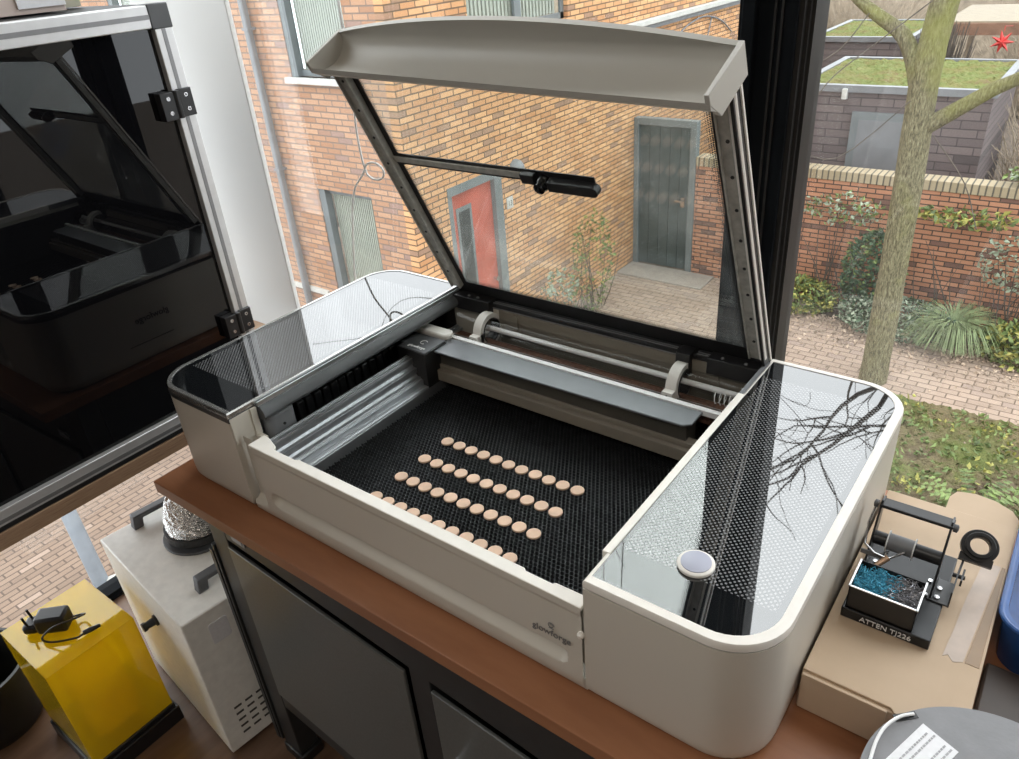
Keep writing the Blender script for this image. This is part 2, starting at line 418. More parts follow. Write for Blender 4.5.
# ------------------------------------------------------------------ THE ROOM
FZ = -.78                      # room floor (worktop surface is z = 0)
struct(MB().box(-.80, 4.2, -4.2, .72, FZ - .08, FZ).build('floor', 'floor_wood'))
struct(MB().box(-.95, 4.2, -4.2, .72, 2.05, 2.17).build('ceiling', 'ceiling_paint'))
struct(MB().box(3.6, 3.7, -4.2, .72, FZ, 2.05).build('wall_right', 'ceiling_paint'))
struct(MB().box(-.95, 4.2, -4.3, -4.2, FZ, 2.05).build('wall_back', 'ceiling_paint'))
struct(MB().box(-.83, -.457, .60, .612, FZ, 2.05).build('wall_left', 'white_paint', bevel=.002))
struct(MB().box(2.9, 3.6, .60, .74, FZ, 2.05).build('wall_front', 'white_paint'))
struct(MB().box(-.55, 2.9, .614, .74, FZ, -.26).build('wall_front', 'white_paint'))
# front window: post, frames, panes
wf = MB()
wf.box(.668, .738, .585, .635, -.24, 2.05)
wf.box(.652, .672, .612, .66, -.20, 2.0).box(.672, .690, .570, .60, -.24, 2.05)
wf.box(-.55, 2.9, .615, .70, -.26, -.20).box(-.55, 2.9, .60, .70, 1.98, 2.05)
wf.box(2.85, 2.9, .60, .70, -.26, 2.05).box(1.96, 2.03, .60, .70, -.26, 2.05)
w1 = struct(wf.build('window_1', 'dark_frame', bevel=.002))
e = MB()
e.box(.738, .744, .592, .66, -.20, 2.0).box(.744, .749, .60, .66, -.20, 2.0).box(.749, .7535, .606, .66, -.20, 2.0)
e.build('glazing_bead', 'dark_frame_edge', w1)
e = MB(); e.box(.7095, .7125, .5825, .586, -.22, 2.04); e.box(.7185, .7215, .5825, .586, -.22, 2.04)
e.build('seal_strip', 'dark_frame_edge', w1)
MB().box(-.55, .660, .640, .646, -.20, 1.98).build('window_pane', 'window_glass', w1)
MB().box(.745, 1.96, .640, .646, -.20, 1.98).build('window_pane', 'window_glass', w1)
MB().box(2.03, 2.85, .640, .646, -.20, 1.98).build('window_pane', 'window_glass', w1)
# side window down to the floor
sw = MB(); sw.box(-.86, -.815, -1.4, .60, FZ - .08, FZ + .012).box(-.86, -.79, -1.4, .60, 1.95, 2.05)
for yy in (-1.4,): sw.box(-.86, -.79, yy, yy + .06, FZ, 1.95)
w2 = struct(sw.build('window_2', 'dark_frame', bevel=.002))
e = MB(); e.box(-.82, -.786, -3.54, .60, FZ + .015, FZ + .024).box(-.80, -.783, -3.54, .6, FZ + .001, FZ + .009)
e.build('glazing_bead', 'dark_frame', w2)
for y0, y1 in ((-1.34, .60),):
    MB().box(-.832, -.826, y0, y1, FZ + .012, 1.95).build('window_pane', 'window_glass', w2)
struct(MB().box(-.95, -.80, -4.2, -1.4, FZ, 2.05).build('wall_left', 'ceiling_paint'))

# ------------------------------------------------------------------ WORKTOP AND CABINET
wt = MB().box(-.016, 1.75, -.046, .525, -.022, 0).build('worktop', 'worktop_wood', bevel=.0012)
tag(wt, 'reddish brown wooden worktop carrying the white laser cutter and the cardboard box', 'worktop')
cab = thing('metal_cabinet', 'grey two-door metal cabinet with dark frame under the brown worktop', 'cabinet', (.0, .012, FZ), -.045)
H = -.78
f = MB()
f.box(-.012, .044, .0, .045, .03, .757).box(1.10, 1.155, 0, .045, .03, .757).box(.494, .536, .0, .045, .09, .65)
f.box(.044, 1.10, 0, .04, .64, .757).box(.044, 1.10, 0, .04, .19, .235).box(-.012, 1.155, .04, .50, .19, .235)
f.box(-.012, .0, .045, .48, .19, .757).box(1.143, 1.155, .045, .48, .19, .757)
f.box(-.012, .044, .46, .50, .03, .757).box(1.10, 1.155, .46, .50, .03, .757).box(-.012, 1.155, .48, .50, .19, .757)
f.build('frame', 'cabinet_frame', cab, bevel=.002)
MB().box(-.020, -.0125, -.004, .006, .04, .60).box(-.032, -.020, -.006, .012, .04, .585).build('upright_strip', 'cabinet_frame', cab, bevel=.001)
for x0, x1 in ((.052, .488), (.542, 1.09)):
    d = MB().box(x0, x1, -.006, .0, .242, .632).build('door', 'cabinet_sheet', cab, bevel=.0015)
    kx = x1 - .03 if x0 < .3 else x0 + .03
    MB().lathe([(.006, 0), (.006, .006), (.0035, .008), (.0035, .020), (.007, .022), (.007, .028)], (kx, -.006, .268 if x0 < .3 else .50), (0, -1, 0), 16).build('handle', 'steel', d)
lh = MB(); lh.ring(.004, .006, 0, .002, (0, 0, 0), n=8) if False else None
fr = MB(); fr.prism(rrect(.070, .112, .655, .675, (.006,) * 4, 4), 'y', -.003, 0)
fr.build('label_holder', 'profile_groove', cab, bevel=.0008)
MB().prism(rrect(.076, .106, .659, .671, (.004,) * 4, 4), 'y', -.0045, -.003).build('label_card', 'print_grey', cab)
for x0, y0 in ((-.012, 0), (1.10, 0), (-.012, .45), (1.10, .45)):
    MB().box(x0 - .004, x0 + .064, y0 - .004, y0 + .05, 0, .03).build('foot', 'black_plastic', cab, bevel=.004)

# ------------------------------------------------------------------ THE LASER CUTTER
WD, DP, HT = .965, .5116, .173
XL, XR = .1947, .779
LC = thing('laser_cutter', 'large white desktop laser cutter with its lid open on the brown worktop', 'laser cutter', (WD/2, DP/2, 0))
for side in (0, 1):
    full = rrect(0, XL, 0, DP, (.060, 0, 0, .060))
    poly = full if side == 0 else rrect(XR, WD, 0, DP, (0, .060, .060, 0))
    inner = rrect(.006, XL-.001, .006, DP-.006, (.055, 0, 0, .055)) if side == 0 else rrect(XR+.001, WD-.006, .006, DP-.006, (0, .055, .055, 0))
    def off(p, d):          # inset polygon towards its centre line
        cx = sum(q[0] for q in p)/len(p); cy = sum(q[1] for q in p)/len(p)
        return [(x + (cx-x)*d/(WD*.1), y + (cy-y)*d/(DP*.5)) for x, y in p]
    # shell with a small chamfer at the foot
    m = MB(); n = len(poly); rings = []
    if side == 0:       # the left housing is hollow towards the bay
        i = full.index((XL, 0)); hp = full[:i+1] + [(XL, .046), (.03, .046), (.03, .490), (XL, .490)] + full[i+1:]
        MB().box(.0305, .033, .046, .490, .020, .155).box(.033, XL-.001, .046, .0485, .020, .155).box(.033, XL-.001, .4875, .490, .020, .155).box(.033, XL+.01, .0485, .4875, .020, .030).build('housing_lining', 'bay_black', LC)
        poly = hp; n = len(poly)
    for z, pp in ((.004, off(poly, .0055)), (.012, off(poly, .001)), (.020, poly), (.162, poly)):
        rings.append([(x, y, z) for x, y in pp])
    vs = [q for r in rings for q in r]; fs = [tuple(range(n))[::-1], tuple(range(3*n, 4*n))]
    for k in range(3):
        for i in range(n): fs.append((k*n+i, k*n+(i+1) % n, (k+1)*n+(i+1) % n, (k+1)*n+i))
    m.add(vs, fs)
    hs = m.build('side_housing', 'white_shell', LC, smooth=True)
    if side == 0:
        # wording on the outer left flank (seen mirrored in the dark door)
        text('glowforge', .019, (-.0006, .225, .085), (0, -1, 0), (0, 0, 1), 'print_dark', hs)
        MB().box(-.0008, .001, .16, .26, .040, .0415).build('seam_line', 'print_dark', hs)
    # dark shadow gap under the rim, then the rim itself
    if side == 0: poly = full; n = len(full)
    po = off(poly, .0015)
    if side == 0: MB().prism(off(full, -.0006), 'z', .1575, .1645).build('shadow_gap', 'black_plastic', LC)
    else: MB().prism(po, 'z', .162, .164).build('shadow_gap', 'dark_grey_plastic', LC)
    rim = MB(); pi_ = []
    b = .0105
    if side == 0: pin = rrect(b*.55, XL-.003, b*.75, DP-b*.6, (.053, 0, 0, .053))
    else: pin = rrect(XR+.0045, WD-b, b, DP-b*.8, (0, .051, .051, 0))
    n2 = len(pin); vs = []
    for z, pp in ((.164, poly), (.1712, poly), (.173, off(poly, .0012)), (.173, pin), (.1705, pin)):
        vs += [(x, y, z) for x, y in pp]
    fs = []
    for k in range(4):
        for i in range(n): fs.append((k*n+i, k*n+(i+1) % n, (k+1)*n+(i+1) % n, (k+1)*n+i))
    rim.add(vs, fs)
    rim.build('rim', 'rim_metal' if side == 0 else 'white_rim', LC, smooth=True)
    gl = MB().prism(pin, 'z', .165, .1722).build('glass_top', 'dotted_black_glass', LC)
# start button: raised disc with bright ring
btn = MB().lathe([(.0165, 0), (.0185, .001), (.0185, .0035), (.0175, .0045), (.0150, .0048)], (.862, .078, .1722), n=48).build('power_button', 'white_rim', LC, smooth=True)
MB().lathe([(.0150, 0), (.0150, .0010), (.0145, .0012)], (.862, .078, .1768), n=48).build('button_cap', 'backlit_button', btn, smooth=True)

# base tray and bay floor
b = MB(); b.box(XL, XR, .004, DP, .004, .020).box(XL, XR, .492, DP, .020, .150)
b.build('base_tray', 'white_shell', LC, bevel=.001)
b = MB(); b.box(XL, XR, .026, .492, .020, .034).box(XR-.004, XR, .030, .49, .034, .15)
b.build('bay_lining', 'bay_black', LC)
# front door with scooped handle groove
fx0, fx1, fz0, fz1 = .199, .7755, .006, .132
def groove(x, z):
    ax0, ax1, cz, hh = .262, .744, .0455, .0125
    qx = min(max(x, ax0), ax1); d = math.hypot(x-qx, z-cz)
    k = max(0, 1 - (d/hh)**2)
    yy = .013*k**.8
    # slim flange along the left, recess beside it
    if x < .232: 
        kk = min(1, (.232-x)/.010)*min(1, max(0, (z-.018)/.01)); yy += .012*kk
    if z < .020: yy += (.020-z)**2*14
    if z > .121: yy -= .0012
    return yy
m = MB()
m.grid(lambda u, v: (fx0+(fx1-fx0)*u, .001 + groove(fx0+(fx1-fx0)*u, fz0+(fz1-fz0)*v), fz0+(fz1-fz0)*v), 240, 60)
m.box(.2255, fx1, .0125, .0145, .034, fz1-.006)
fd = m.build('front_door', 'white_shell', LC, smooth=True)
# the thick bright top ledge of the door with its two steps
m = MB()
m.prism([(.226, .0005), (.7755, -.0002), (.7755, .0175), (.735, .0165), (.733, .0135), (.698, .0135), (.695, .0165), (.318, .0165), (.314, .0135), (.268, .0135), (.264, .020), (.240, .028), (.226, .030)], 'z', .1265, .1325)
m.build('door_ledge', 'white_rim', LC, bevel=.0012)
# jambs beside the door
m = MB(); m.box(XL-.0005, XL+.002, .0008, .034, .120, .1635).box(XL-.0005, XL+.020, .034, .042, .100, .1200).box(XL-.0005, XL+.005, .034, .044, .12, .1635)
m.build('door_jamb', 'white_shell', LC, bevel=.0006)
MB().lathe([(.004, 0), (.004, .004), (.002, .006)], (.7755, .0015, .094), (0, -1, 0), 16).build('door_pin', 'white_rim', LC, smooth=True)
# logo on the door: wording and a small looped mark above
text('glowforge', .0125, (.7375, -.0006, .0690), (1, 0, 0), (0, 0, 1), 'print_mid', fd)
lg = MB()
pts = [(.7375 + .0042*math.cos(a)*(1-.06*a), -.0006, .0850 + .0042*math.sin(a)*(1-.06*a)) for a in [k*.35 for k in range(26)]]
lg.tube(pts, .0005, 5); lg.tube([(.7345, -.0006, .0805), (.7405, -.0006, .0805)], .0005, 5)
lg.build('logo_mark', 'print_mid', fd)

# aluminium trims along both inner edges of the side housings
m = MB(); m.box(XL, XL+.0025, .044, .500, .166, .1735).box(XL+.0045, XL+.007, .046, .500, .163, .1700)
m.build('edge_trim', 'aluminium', LC)
m = MB(); m.box(XL, XL+.0045, .044, .500, .158, .1665); m.prism([(XL-.002, .148), (XL+.014, .140), (XL+.018, .146), (XL+.016, .158), (XL, .164)], 'y', .046, .492) if False else None
vs = [(XL+.001, .163), (XL+.010, .163), (XL+.017, .157), (XL+.019, .149), (XL+.015, .143), (XL+.001, .143)]
m.add([(x, .046, z) for x, z in vs] + [(x, .492, z) for x, z in vs], [tuple(range(6)), tuple(range(6, 12))[::-1]] + [(i, (i+1) % 6, 6+(i+1) % 6, 6+i) for i in range(6)])
m.build('side_beam', 'dark_grey_plastic', LC, smooth=True)
m = MB(); m.box(XR-.005, XR+.0045, .046, .400, .160, .1738); m.build('edge_ledge', 'white_rim', LC, bevel=.001)
m = MB(); m.box(XR-.005, XR+.004, .400, .500, .160, .1730); m.build('edge_trim', 'mid_grey_plastic', LC, bevel=.001)

# motor cover in the left front corner of the bay
m = MB(); m.prism(rrect(.160, .206, .052, .104, (.004, .012, .012, .004), 6), 'z', .034, .139)
mc = m.build('motor_cover', 'mid_grey_plastic', LC, bevel=.004)
MB().lathe([(.0022, 0), (.0022, .0015)], (.2062, .078, .118), (1, 0, 0), 12).build('screw', 'bay_black', mc)
# extruded rails along the left side
m = MB()
m.prism([(.2125, .034), (.2125, .108), (.2150, .1105), (.2190, .1105), (.2190, .1065), (.2230, .1065), (.2230, .108), (.2265, .108), (.2265, .100), (.2235, .096), (.2265, .092), (.2330, .092), (.2330, .084), (.2300, .080), (.2330, .076), (.2400, .076), (.2400, .072), (.2450, .072), (.2450, .062), (.2520, .062), (.2560, .058), (.2560, .034)], 'y', .040, .470)
m.build('guide_rail', 'rail_metal', LC, bevel=.0004)
m = MB(); m.box(.2125, .2150, .040, .470, .1106, .1118).box(.2232, .2262, .040, .470, .1081, .1090).box(.2402, .2425, .040, .47, .0721, .0732).box(.2535, .2560, .040, .47, .0600, .0615)
m.build('rail_edge', 'aluminium', LC)
# cable chain on the left
for k in range(13):
    y = .130 + k*.0175
    m = MB(); m.box(.135, .170, y, y+.0135, .060, .112)
    m.box(.139, .166, y+.002, y+.018, .064, .108)
    m.build('cable_chain_link', 'black_plastic', LC, bevel=.002)

# honeycomb bed
hx0, hx1, hy0, hy1, hz = .262, .772, .044, .487, .0465
m = MB(); V = []; F = []
s_ = .0038; wthk = .00028
dx = s_*math.sqrt(3); dy = s_*1.5
def wall(p, q):
    d = Vector((q[0]-p[0], q[1]-p[1])); L = d.length
    nx, ny = -d.y/L*wthk, d.x/L*wthk
    k = len(V)
    for (px, py) in (p, q):
        V.extend([(px+nx, py+ny, hz-.006), (px-nx, py-ny, hz-.006), (px+nx, py+ny, hz), (px-nx, py-ny, hz)])
    F.extend([(k, k+4, k+6, k+2), (k+1, k+3, k+7, k+5), (k+2, k+6, k+7, k+3)])
j = 0; yy = hy0
while yy < hy1:
    xx = hx0 + (dx/2 if j % 2 else 0)
    while xx < hx1:
        c = [(xx + s_*math.sin(PI/3*k), yy + s_*math.cos(PI/3*k)) for k in range(6)]
        wall(c[0], c[1]); wall(c[1], c[2]); wall(c[2], c[3])
        xx += dx
    yy += dy; j += 1
m.v = V; m.f = F
m.build('honeycomb_bed', 'honeycomb_metal', LC, fix=False)
for ya in (hy0-.004, hy1): MB().box(.260, hx1+.004, ya, ya+.0035, .034, hz).build('bed_edge', 'bay_black', LC)

# gantry across the back of the bay
g = MB(); g.prism([(.180, .3575), (.712, .3650), (.7225, .374), (.7225, .4100), (.180, .4100)], 'z', .1165, .120)
ga = g.build('gantry', 'gantry_grey', LC, bevel=.0012)
MB().box(.180, .748, .4125, .4215, .1120, .1205).build('bright_edge', 'filament_white', ga)
m = MB(); m.box(.20, .715, .372, .405, .070, .1165); m.build('gantry_web', 'web_brown', ga)
m = MB(); m.box(.20, .760, .360, .380, .062, .082).box(.20, .760, .368, .384, .082, .090); m.build('cross_rail', 'brown_panel', ga, bevel=.001)
m = MB()
for k in range(90): m.box(.215+k*.006, .2185+k*.006, .4265, .4300, .1045, .1075)
for k in range(90): m.box(.215+k*.006, .2185+k*.006, .4365, .4400, .1045, .1065)
m.box(.20, .76, .4230, .4650, .092, .1045)
m.build('copper_heat_strip', 'copper_strip', ga)
MB().box(.20, .76, .4440, .4458, .1045, .1075).build('bright_edge', 'aluminium', ga)
tb = MB().tube([(.205, .470, .121), (.765, .470, .121)], .0215, 28).build('laser_tube', 'tube_glass', ga, smooth=True)
MB().tube([(.275, .470, .123), (.755, .470, .123)], .0046, 14).build('tube_core', 'filament_white', tb, smooth=True)
co = MB(); co.tube([(.715 + .045*k/60, .468 + .010*math.cos(k*.63), .112 + .010*math.sin(k*.63)) for k in range(61)], .0009, 6)
co.build('coil', 'filament_white', tb)
for x in (.288, .658):
    m = MB(); m.ring(.0225, .0310, 0, .017, (x-.0085, .468, .121), (1, 0, 0), 40).box(x-.0085, x+.0085, .426, .446, .098, .1235)
    h_ = m.build('tube_holder', 'mid_grey_plastic' if False else 'warm_white_plastic', ga, smooth=True)
    MB().ring(.0216, .0226, -.002, .019, (x-.0085, .468, .121), (1, 0, 0), 40).build('gasket', 'black_plastic', h_)
    for dz in (0, .012): MB().lathe([(.0018, 0), (.0018, .0015)], (x, .4255, .106+dz), (0, -1, 0), 10).build('screw', 'black_plastic', h_)
# laser head hanging on the gantry
hd = MB().box(.192, .257, .335, .392, .058, .1235).build('laser_head', 'black_plastic', LC, bevel=.0015)
MB().box(.1935, .2560, .3365, .3905, .1235, .1255).build('head_cap', 'dark_grey_plastic', hd, bevel=.0008)
text('glowforge', .0095, (.2275, .3455, .1257), (1, 0, 0), (0, 1, 0), 'print_white', hd)
lg = MB(); lg.tube([(.2275 + .006*math.cos(a), .3665 + .006*math.sin(a), .1259) for a in [.6+k*.3 for k in range(17)]], .0007, 5); lg.build('logo_mark', 'print_white', hd)
MB().prism(rrect(.160, .255, .395, .420, (.011,)*4, 8), 'z', .120, .131).build('head_cable_cover', 'warm_white_plastic', hd, bevel=.003)

# rear: inner back panel and the hinge channel
m = MB(); m.box(.30, .765, .4885, .4915, .090, .1520); m.build('rear_panel', 'brown_panel', LC)
for xa in (.33, .700): MB().box(xa, xa+.012, .4855, .4885, .100, .150).build('rear_clip', 'brown_panel', LC)
m = MB(); m.box(XL, XR, .492, .5115, .150, .1600).box(XL, XR, .5095, .5130, .150, .172).box(XL, XL+.09, .480, .510, .140, .166).box(XR-.085, XR, .480, .510, .140, .166)
m.box(.645, .668, .478, .512, .128, .1640)
hc = m.build('hinge_channel', 'black_plastic', LC, bevel=.001)
for (yy, zz, xa, xb) in ((.4935, .1604, .285, .64), (.4985, .1604, .285, .64), (.4935, .1604, .672, .70), (.4985, .1604, .672, .70), (.4905, .1520, .285, .64)):
    MB().box(xa, xb, yy, yy+.0016, zz, zz+.0012).build('slot_line', 'profile_groove', hc)
for x in (.235, .255, .715, .75):
    MB().lathe([(.003, 0), (.0025, .002)], (x, .488, .166), (0, -.4, 1), 12).build('screw', 'profile_groove', hc)

# ---- the lid, raised by 64.5 degrees about its rear hinge
HY, HZ = .505, .165
E_ = Vector((0, -.43, .903)); N_ = Vector((0, .903, .43))
def L3(x, s, n): return Vector((x, HY, HZ)) + E_*s + N_*n
def lbox(mb, x0, x1, s0, s1, n0, n1):
    return mb.obox((0, HY, HZ), (1, 0, 0), E_, N_, (x0, x1), (s0, s1), (n0, n1))
S1 = .493
lid = lbox(MB(), XL+.0015, XR-.0005, .0, S1-.032, -.0005, .0035).build('lid', 'lid_glass_clear', LC)
# black frit borders printed on the glass, with dots fading inwards
m = MB(); lbox(m, XL+.0015, XR-.0005, .0, .030, -.0012, -.0006); lbox(m, XL+.002, XL+.034, .03, S1-.033, -.0012, -.0006); lbox(m, XR-.034, XR-.001, .03, S1-.033, -.0012, -.0006)
m.build('black_border', 'black_plastic', lid)
m = MB()
def ldot(x, s, r):
    k = len(m.v); m.v += [tuple(L3(x + r*math.cos(a), s + r*math.sin(a), -.0009)) for a in [i*PI/3 for i in range(6)]]; m.f.append(tuple(k+i for i in range(6)))
for i in range(3):
    r = (.0013, .0010, .0007)[i]
    for k in range(150):
        s = .032 + k*.0030 + (.0015 if i % 2 else 0)
        if s < S1-.034:
            ldot(XL+.0355+i*.0028, s, r); ldot(XR-.0355-i*.0028, s, r)
    for k in range(185):
        x = XL+.04 + k*.0028 + (.0014 if i % 2 else 0)
        if x < XR-.04: ldot(x, .0320+i*.0028, r)
dots = m.build('border_dots', 'black_plastic', lid, fix=False); dots['kind'] = 'stuff'
for sgn, xa in ((1, XL), (-1, XR)):
    m = MB()
    if sgn == 1:
        lbox(m, XL+.001, XL+.024, .020, S1-.030, -.009, -.0015); lbox(m, XL+.001, XL+.004, .020, S1-.030, -.013, -.009); lbox(m, XL+.020, XL+.024, .02, S1-.030, -.013, -.009)
    else:
        lbox(m, XR-.026, XR-.007, .020, S1-.030, -.009, -.0015); lbox(m, XR-.026, XR-.023, .020, S1-.030, -.012, -.009)
    r_ = m.build('side_rail', 'lid_rail_grey', lid, bevel=.0008)
    for k in range(9):
        s = .06 + k*.048; x = XL+.011 if sgn == 1 else XR-.015
        c = L3(x, s, -.0088)
        MB().lathe([(.0022, 0), (.0022, .0012)], c, -N_, 10).build('rail_screw', 'black_plastic', r_)
m = MB(); m.tube([L3(XR-.0045, .028, -.010), L3(XR-.0045, S1-.036, -.010)], .0052, 14); m.build('gas_strut', 'white_rim', lid, smooth=True)
for xa in (XR-.0003, XL-.0003): lbox(MB(), xa, xa+.0018, .010, S1-.036, .0005, .0040).build('edge_strip', 'white_rim', lid)
m = MB(); lbox(m, XR-.0045, XR-.0005, .010, S1-.04, -.0160, .0004); m.build('seal', 'black_plastic', lid)
# camera arm and camera
m = MB(); lbox(m, XL+.024, .575, .296, .316, -.0025, -.0010); m.build('camera_arm_base', 'black_plastic', lid)
m = MB(); lbox(m, XL+.024, .470, .3015, .3110, -.0055, -.0025); m.build('camera_arm', 'lid_rail_grey', lid, bevel=.0006)
m = MB()
poly = rrect(.505, .582, .292, .308, (.001, .0078, .0078, .001), 6)
k = len(m.v); nn = len(poly); m.v += [tuple(L3(a, b_, -.014)) for a, b_ in poly] + [tuple(L3(a, b_, -.002)) for a, b_ in poly]
m.f += [tuple(range(nn)), tuple(range(nn, 2*nn))[::-1]] + [(i, (i+1) % nn, nn+(i+1) % nn, nn+i) for i in range(nn)]
lbox(m, .462, .484, .2985, .314, -.012, -.002)
cam_h = m.build('camera_housing', 'black_plastic', lid, bevel=.001)
MB().lathe([(.0105, 0), (.0105, .010), (.0085, .014), (.0085, .018), (.006, .019)], L3(.495, .300, -.002), -N_, 24).build('camera_lens', 'lens_black', cam_h, smooth=True)
# the hollow white front of the lid
def bulge(u): return .028*max(0, 1-abs(2*u-1)**2.0)
x0, x1 = XL-.0015, XR+.0015
SH = .024       # the front stands proud of the lid's underside
def B3(x, s, n):
    u = (x-XL)/(XR-XL); return L3(x, s, n*(.93+.10*u) + .0335 - .019*u)
NU = 60
m = MB()
prof = [(.0, 'c'), (-.0015, 0), (-.004, -.012), (-.011, -.020), (-.023, -.025), (-.040, -.026), (-.056, -.023), (-.068, -.017), (-.0765, -.010)]
def facepts(u):
    x = x0 + (x1-x0)*u; out = [B3(x, S1+bulge(u), .003-.30*bulge(u))]
    out.append(B3(x, S1+bulge(u)-.0005, -.0045-.30*bulge(u))); out.append(B3(x, S1-.001, -.0025))
    for n_, ds in prof[2:]: out.append(B3(x, S1+ds, n_))
    out.append(B3(x, S1-.008, -.0785)); out.append(B3(x, S1-.0155, -.0785)); out.append(B3(x, S1-.027, -.066)); out.append(B3(x, S1-.031, -.050)); out.append(B3(x, S1-.032, -.010)); out.append(B3(x, S1-.03, .003))
    return out
K = len(facepts(0)); vs = []
for i in range(NU+1): vs += facepts(i/NU)
fs = []
for i in range(NU):
    for j in range(K): fs.append((i*K+j, i*K+(j+1) % K, (i+1)*K+(j+1) % K, (i+1)*K+j))
fs.append(tuple(range(K))); fs.append(tuple(NU*K+j for j in range(K))[::-1])
m.add(vs, fs)
fb = m.build('front_bezel', 'bezel_plastic', lid, smooth=True)
m = MB()
for xa, xb in ((x0-.0005, x0+.005), (x1-.005, x1+.0005)):
    m = MB()
    pr = [(S1+.001, .0032), (S1+.001, -.079), (S1-.010, -.079), (S1-.036, -.060), (S1-.036, .0032)]
    a = [tuple(B3(xa, s, n_)) for s, n_ in pr]; b_ = [tuple(B3(xb, s, n_)) for s, n_ in pr]; q = len(pr)
    m.add(a+b_, [tuple(range(q)), tuple(range(q, 2*q))[::-1]] + [(i, (i+1) % q, q+(i+1) % q, q+i) for i in range(q)])
    m.build('bezel_end_cap', 'bezel_plastic', fb, bevel=.0008)

# ------------------------------------------------------------------ wooden discs on the bed: 4 rows of 11
rows = [(.240, .379), (.187, .3785), (.136, .378), (.0830, .3785)]
rname = ['row farthest from the front door', 'second row from the back', 'second row from the front door', 'row nearest the front door']
oname = ['leftmost', 'second from the left', 'third from the left', 'fourth from the left', 'fifth from the left', 'middle one', 'fifth from the right', 'fourth from the right', 'third from the right', 'second from the right', 'rightmost']
rnd = random.Random(3)
d0 = MB().lathe([(.0094, 0), (.0098, .0005), (.0098, .0025), (.0094, .0030)], (0, 0, 0), n=28).build('wooden_disc', 'disc_wood', smooth=True)
first = True
for r, (y, xs) in enumerate(rows):
    for k in range(11):
        o = d0 if first else d0.copy()
        if not first: COL.objects.link(o)
        first = False
        o.location = (xs + .02365*k, y + .0003*k + rnd.uniform(-.0006, .0006), hz)
        tag(o, 'small round wooden disc, %s in the %s' % (oname[k], rname[r]), 'disc', 'wooden discs laid out in rows on the laser bed')

# ------------------------------------------------------------------ ENCLOSURE WITH DARK DOOR, ON ITS TABLE
EX, EY, EZ0, EZ1, EYL, EXB = -.20, .314, -.058, .667, -.62, -.76
tb_ = thing('side_table', 'layered brown wooden table under the aluminium-framed dark enclosure', 'table', (-.48, -.15, FZ))
MB().box(EXB-.01, EX+.004, EYL-.05, .50, -.088, -.0585).build('table_board', 'ply_edge', tb_, bevel=.001)
for x0, y0 in ((EX-.060, .455), (EXB, .455), (EX-.045, EYL-.04), (EXB, EYL-.04)):
    MB().box(x0, x0+.04, y0, y0+.04, FZ, -.0885).build('leg', 'profile_groove', tb_, bevel=.002)
en = thing('machine_enclosure', 'tall enclosure with glossy dark door in an aluminium frame, left of the laser cutter', 'enclosure', ((EX+EXB)/2, (EY+EYL)/2, EZ0))
def profile(name, a, b, faces):
    """slotted aluminium profile between corners a and b, slot lines on the door side"""
    m = MB().box(a[0], b[0], a[1], b[1], a[2], b[2]); p_ = m.build(name, 'profile_aluminium', en, bevel=.0015)
    return p_
p_ = profile('top_profile', (EX-.03, EYL, EZ1-.034), (EX, EY-.034, EZ1), 0)
MB().box(EX-.002, EX+.0006, EYL, EY-.034, EZ1-.0205, EZ1-.0135).build('slot', 'profile_groove', p_)
p_ = profile('bottom_profile', (EX-.03, EYL, EZ0+.001), (EX, EY-.034, EZ0+.036), 0)
MB().box(EX-.002, EX+.0006, EYL, EY-.034, EZ0+.013, EZ0+.020).build('slot', 'profile_groove', p_)
MB().box(EX-.002, EX+.0012, EYL, EY-.034, EZ0+.001, EZ0+.009).build('rubber_strip', 'black_plastic', p_)
p_ = profile('upright_profile', (EX-.03, EY-.032, EZ0+.001), (EX, EY, EZ1-.034), 0)
MB().box(EX-.002, EX+.0006, EY-.0205, EY-.0135, EZ0+.034, EZ1-.034).build('slot', 'profile_groove', p_)
p_ = profile('upright_profile', (EX-.03, EYL-.034, EZ0+.001), (EX, EYL, EZ1), 0)
MB().box(EX-.030, EX+.0015, EY-.036, EY+.0015, EZ1-.036, EZ1+.0015).build('corner_block', 'dark_grey_plastic', en, bevel=.002)
MB().box(EX-.022, EX-.012, EYL, EY-.032, EZ0+.036, EZ1-.034).build('door', 'dark_acrylic', en)
MB().box(EXB, EX-.03, EY-.008, EY-.002, EZ0+.001, EZ1-.004).build('side_panel', 'dark_acrylic', en)
MB().box(EXB, EX-.03, EYL, EYL+.006, EZ0+.001, EZ1-.004).build('side_panel', 'dark_acrylic', en)
MB().box(EXB, EXB+.006, EYL+.006, EY-.008, EZ0+.001, EZ1-.004).build('back_panel', 'bay_black', en)
MB().box(EXB, EX-.03, EYL, EY-.002, EZ1-.004, EZ1-.001).build('top_panel', 'bay_black', en)
for zc in (.079, .493):
    m = MB(); m.box(EX-.012, EX+.006, EY-.060, EY-.034, zc-.002, zc+.043); m.box(EX-.001, EX+.007, EY-.026, EY-.001, zc, zc+.045)
    m.tube([(EX+.004, EY-.030, zc-.001), (EX+.004, EY-.030, zc+.044)], .0058, 14)
    h_ = m.build('hinge', 'black_plastic', en, bevel=.001)
    for yy, zz in ((EY-.047, .010), (EY-.047, .033), (EY-.013, .012), (EY-.013, .035)):
        MB().lathe([(.0040, 0), (.0034, .0016), (.0016, .0016), (.0016, .0006)], (EX+.0062, yy, zc+zz), (1, 0, 0), 16).build('screw', 'steel', h_)
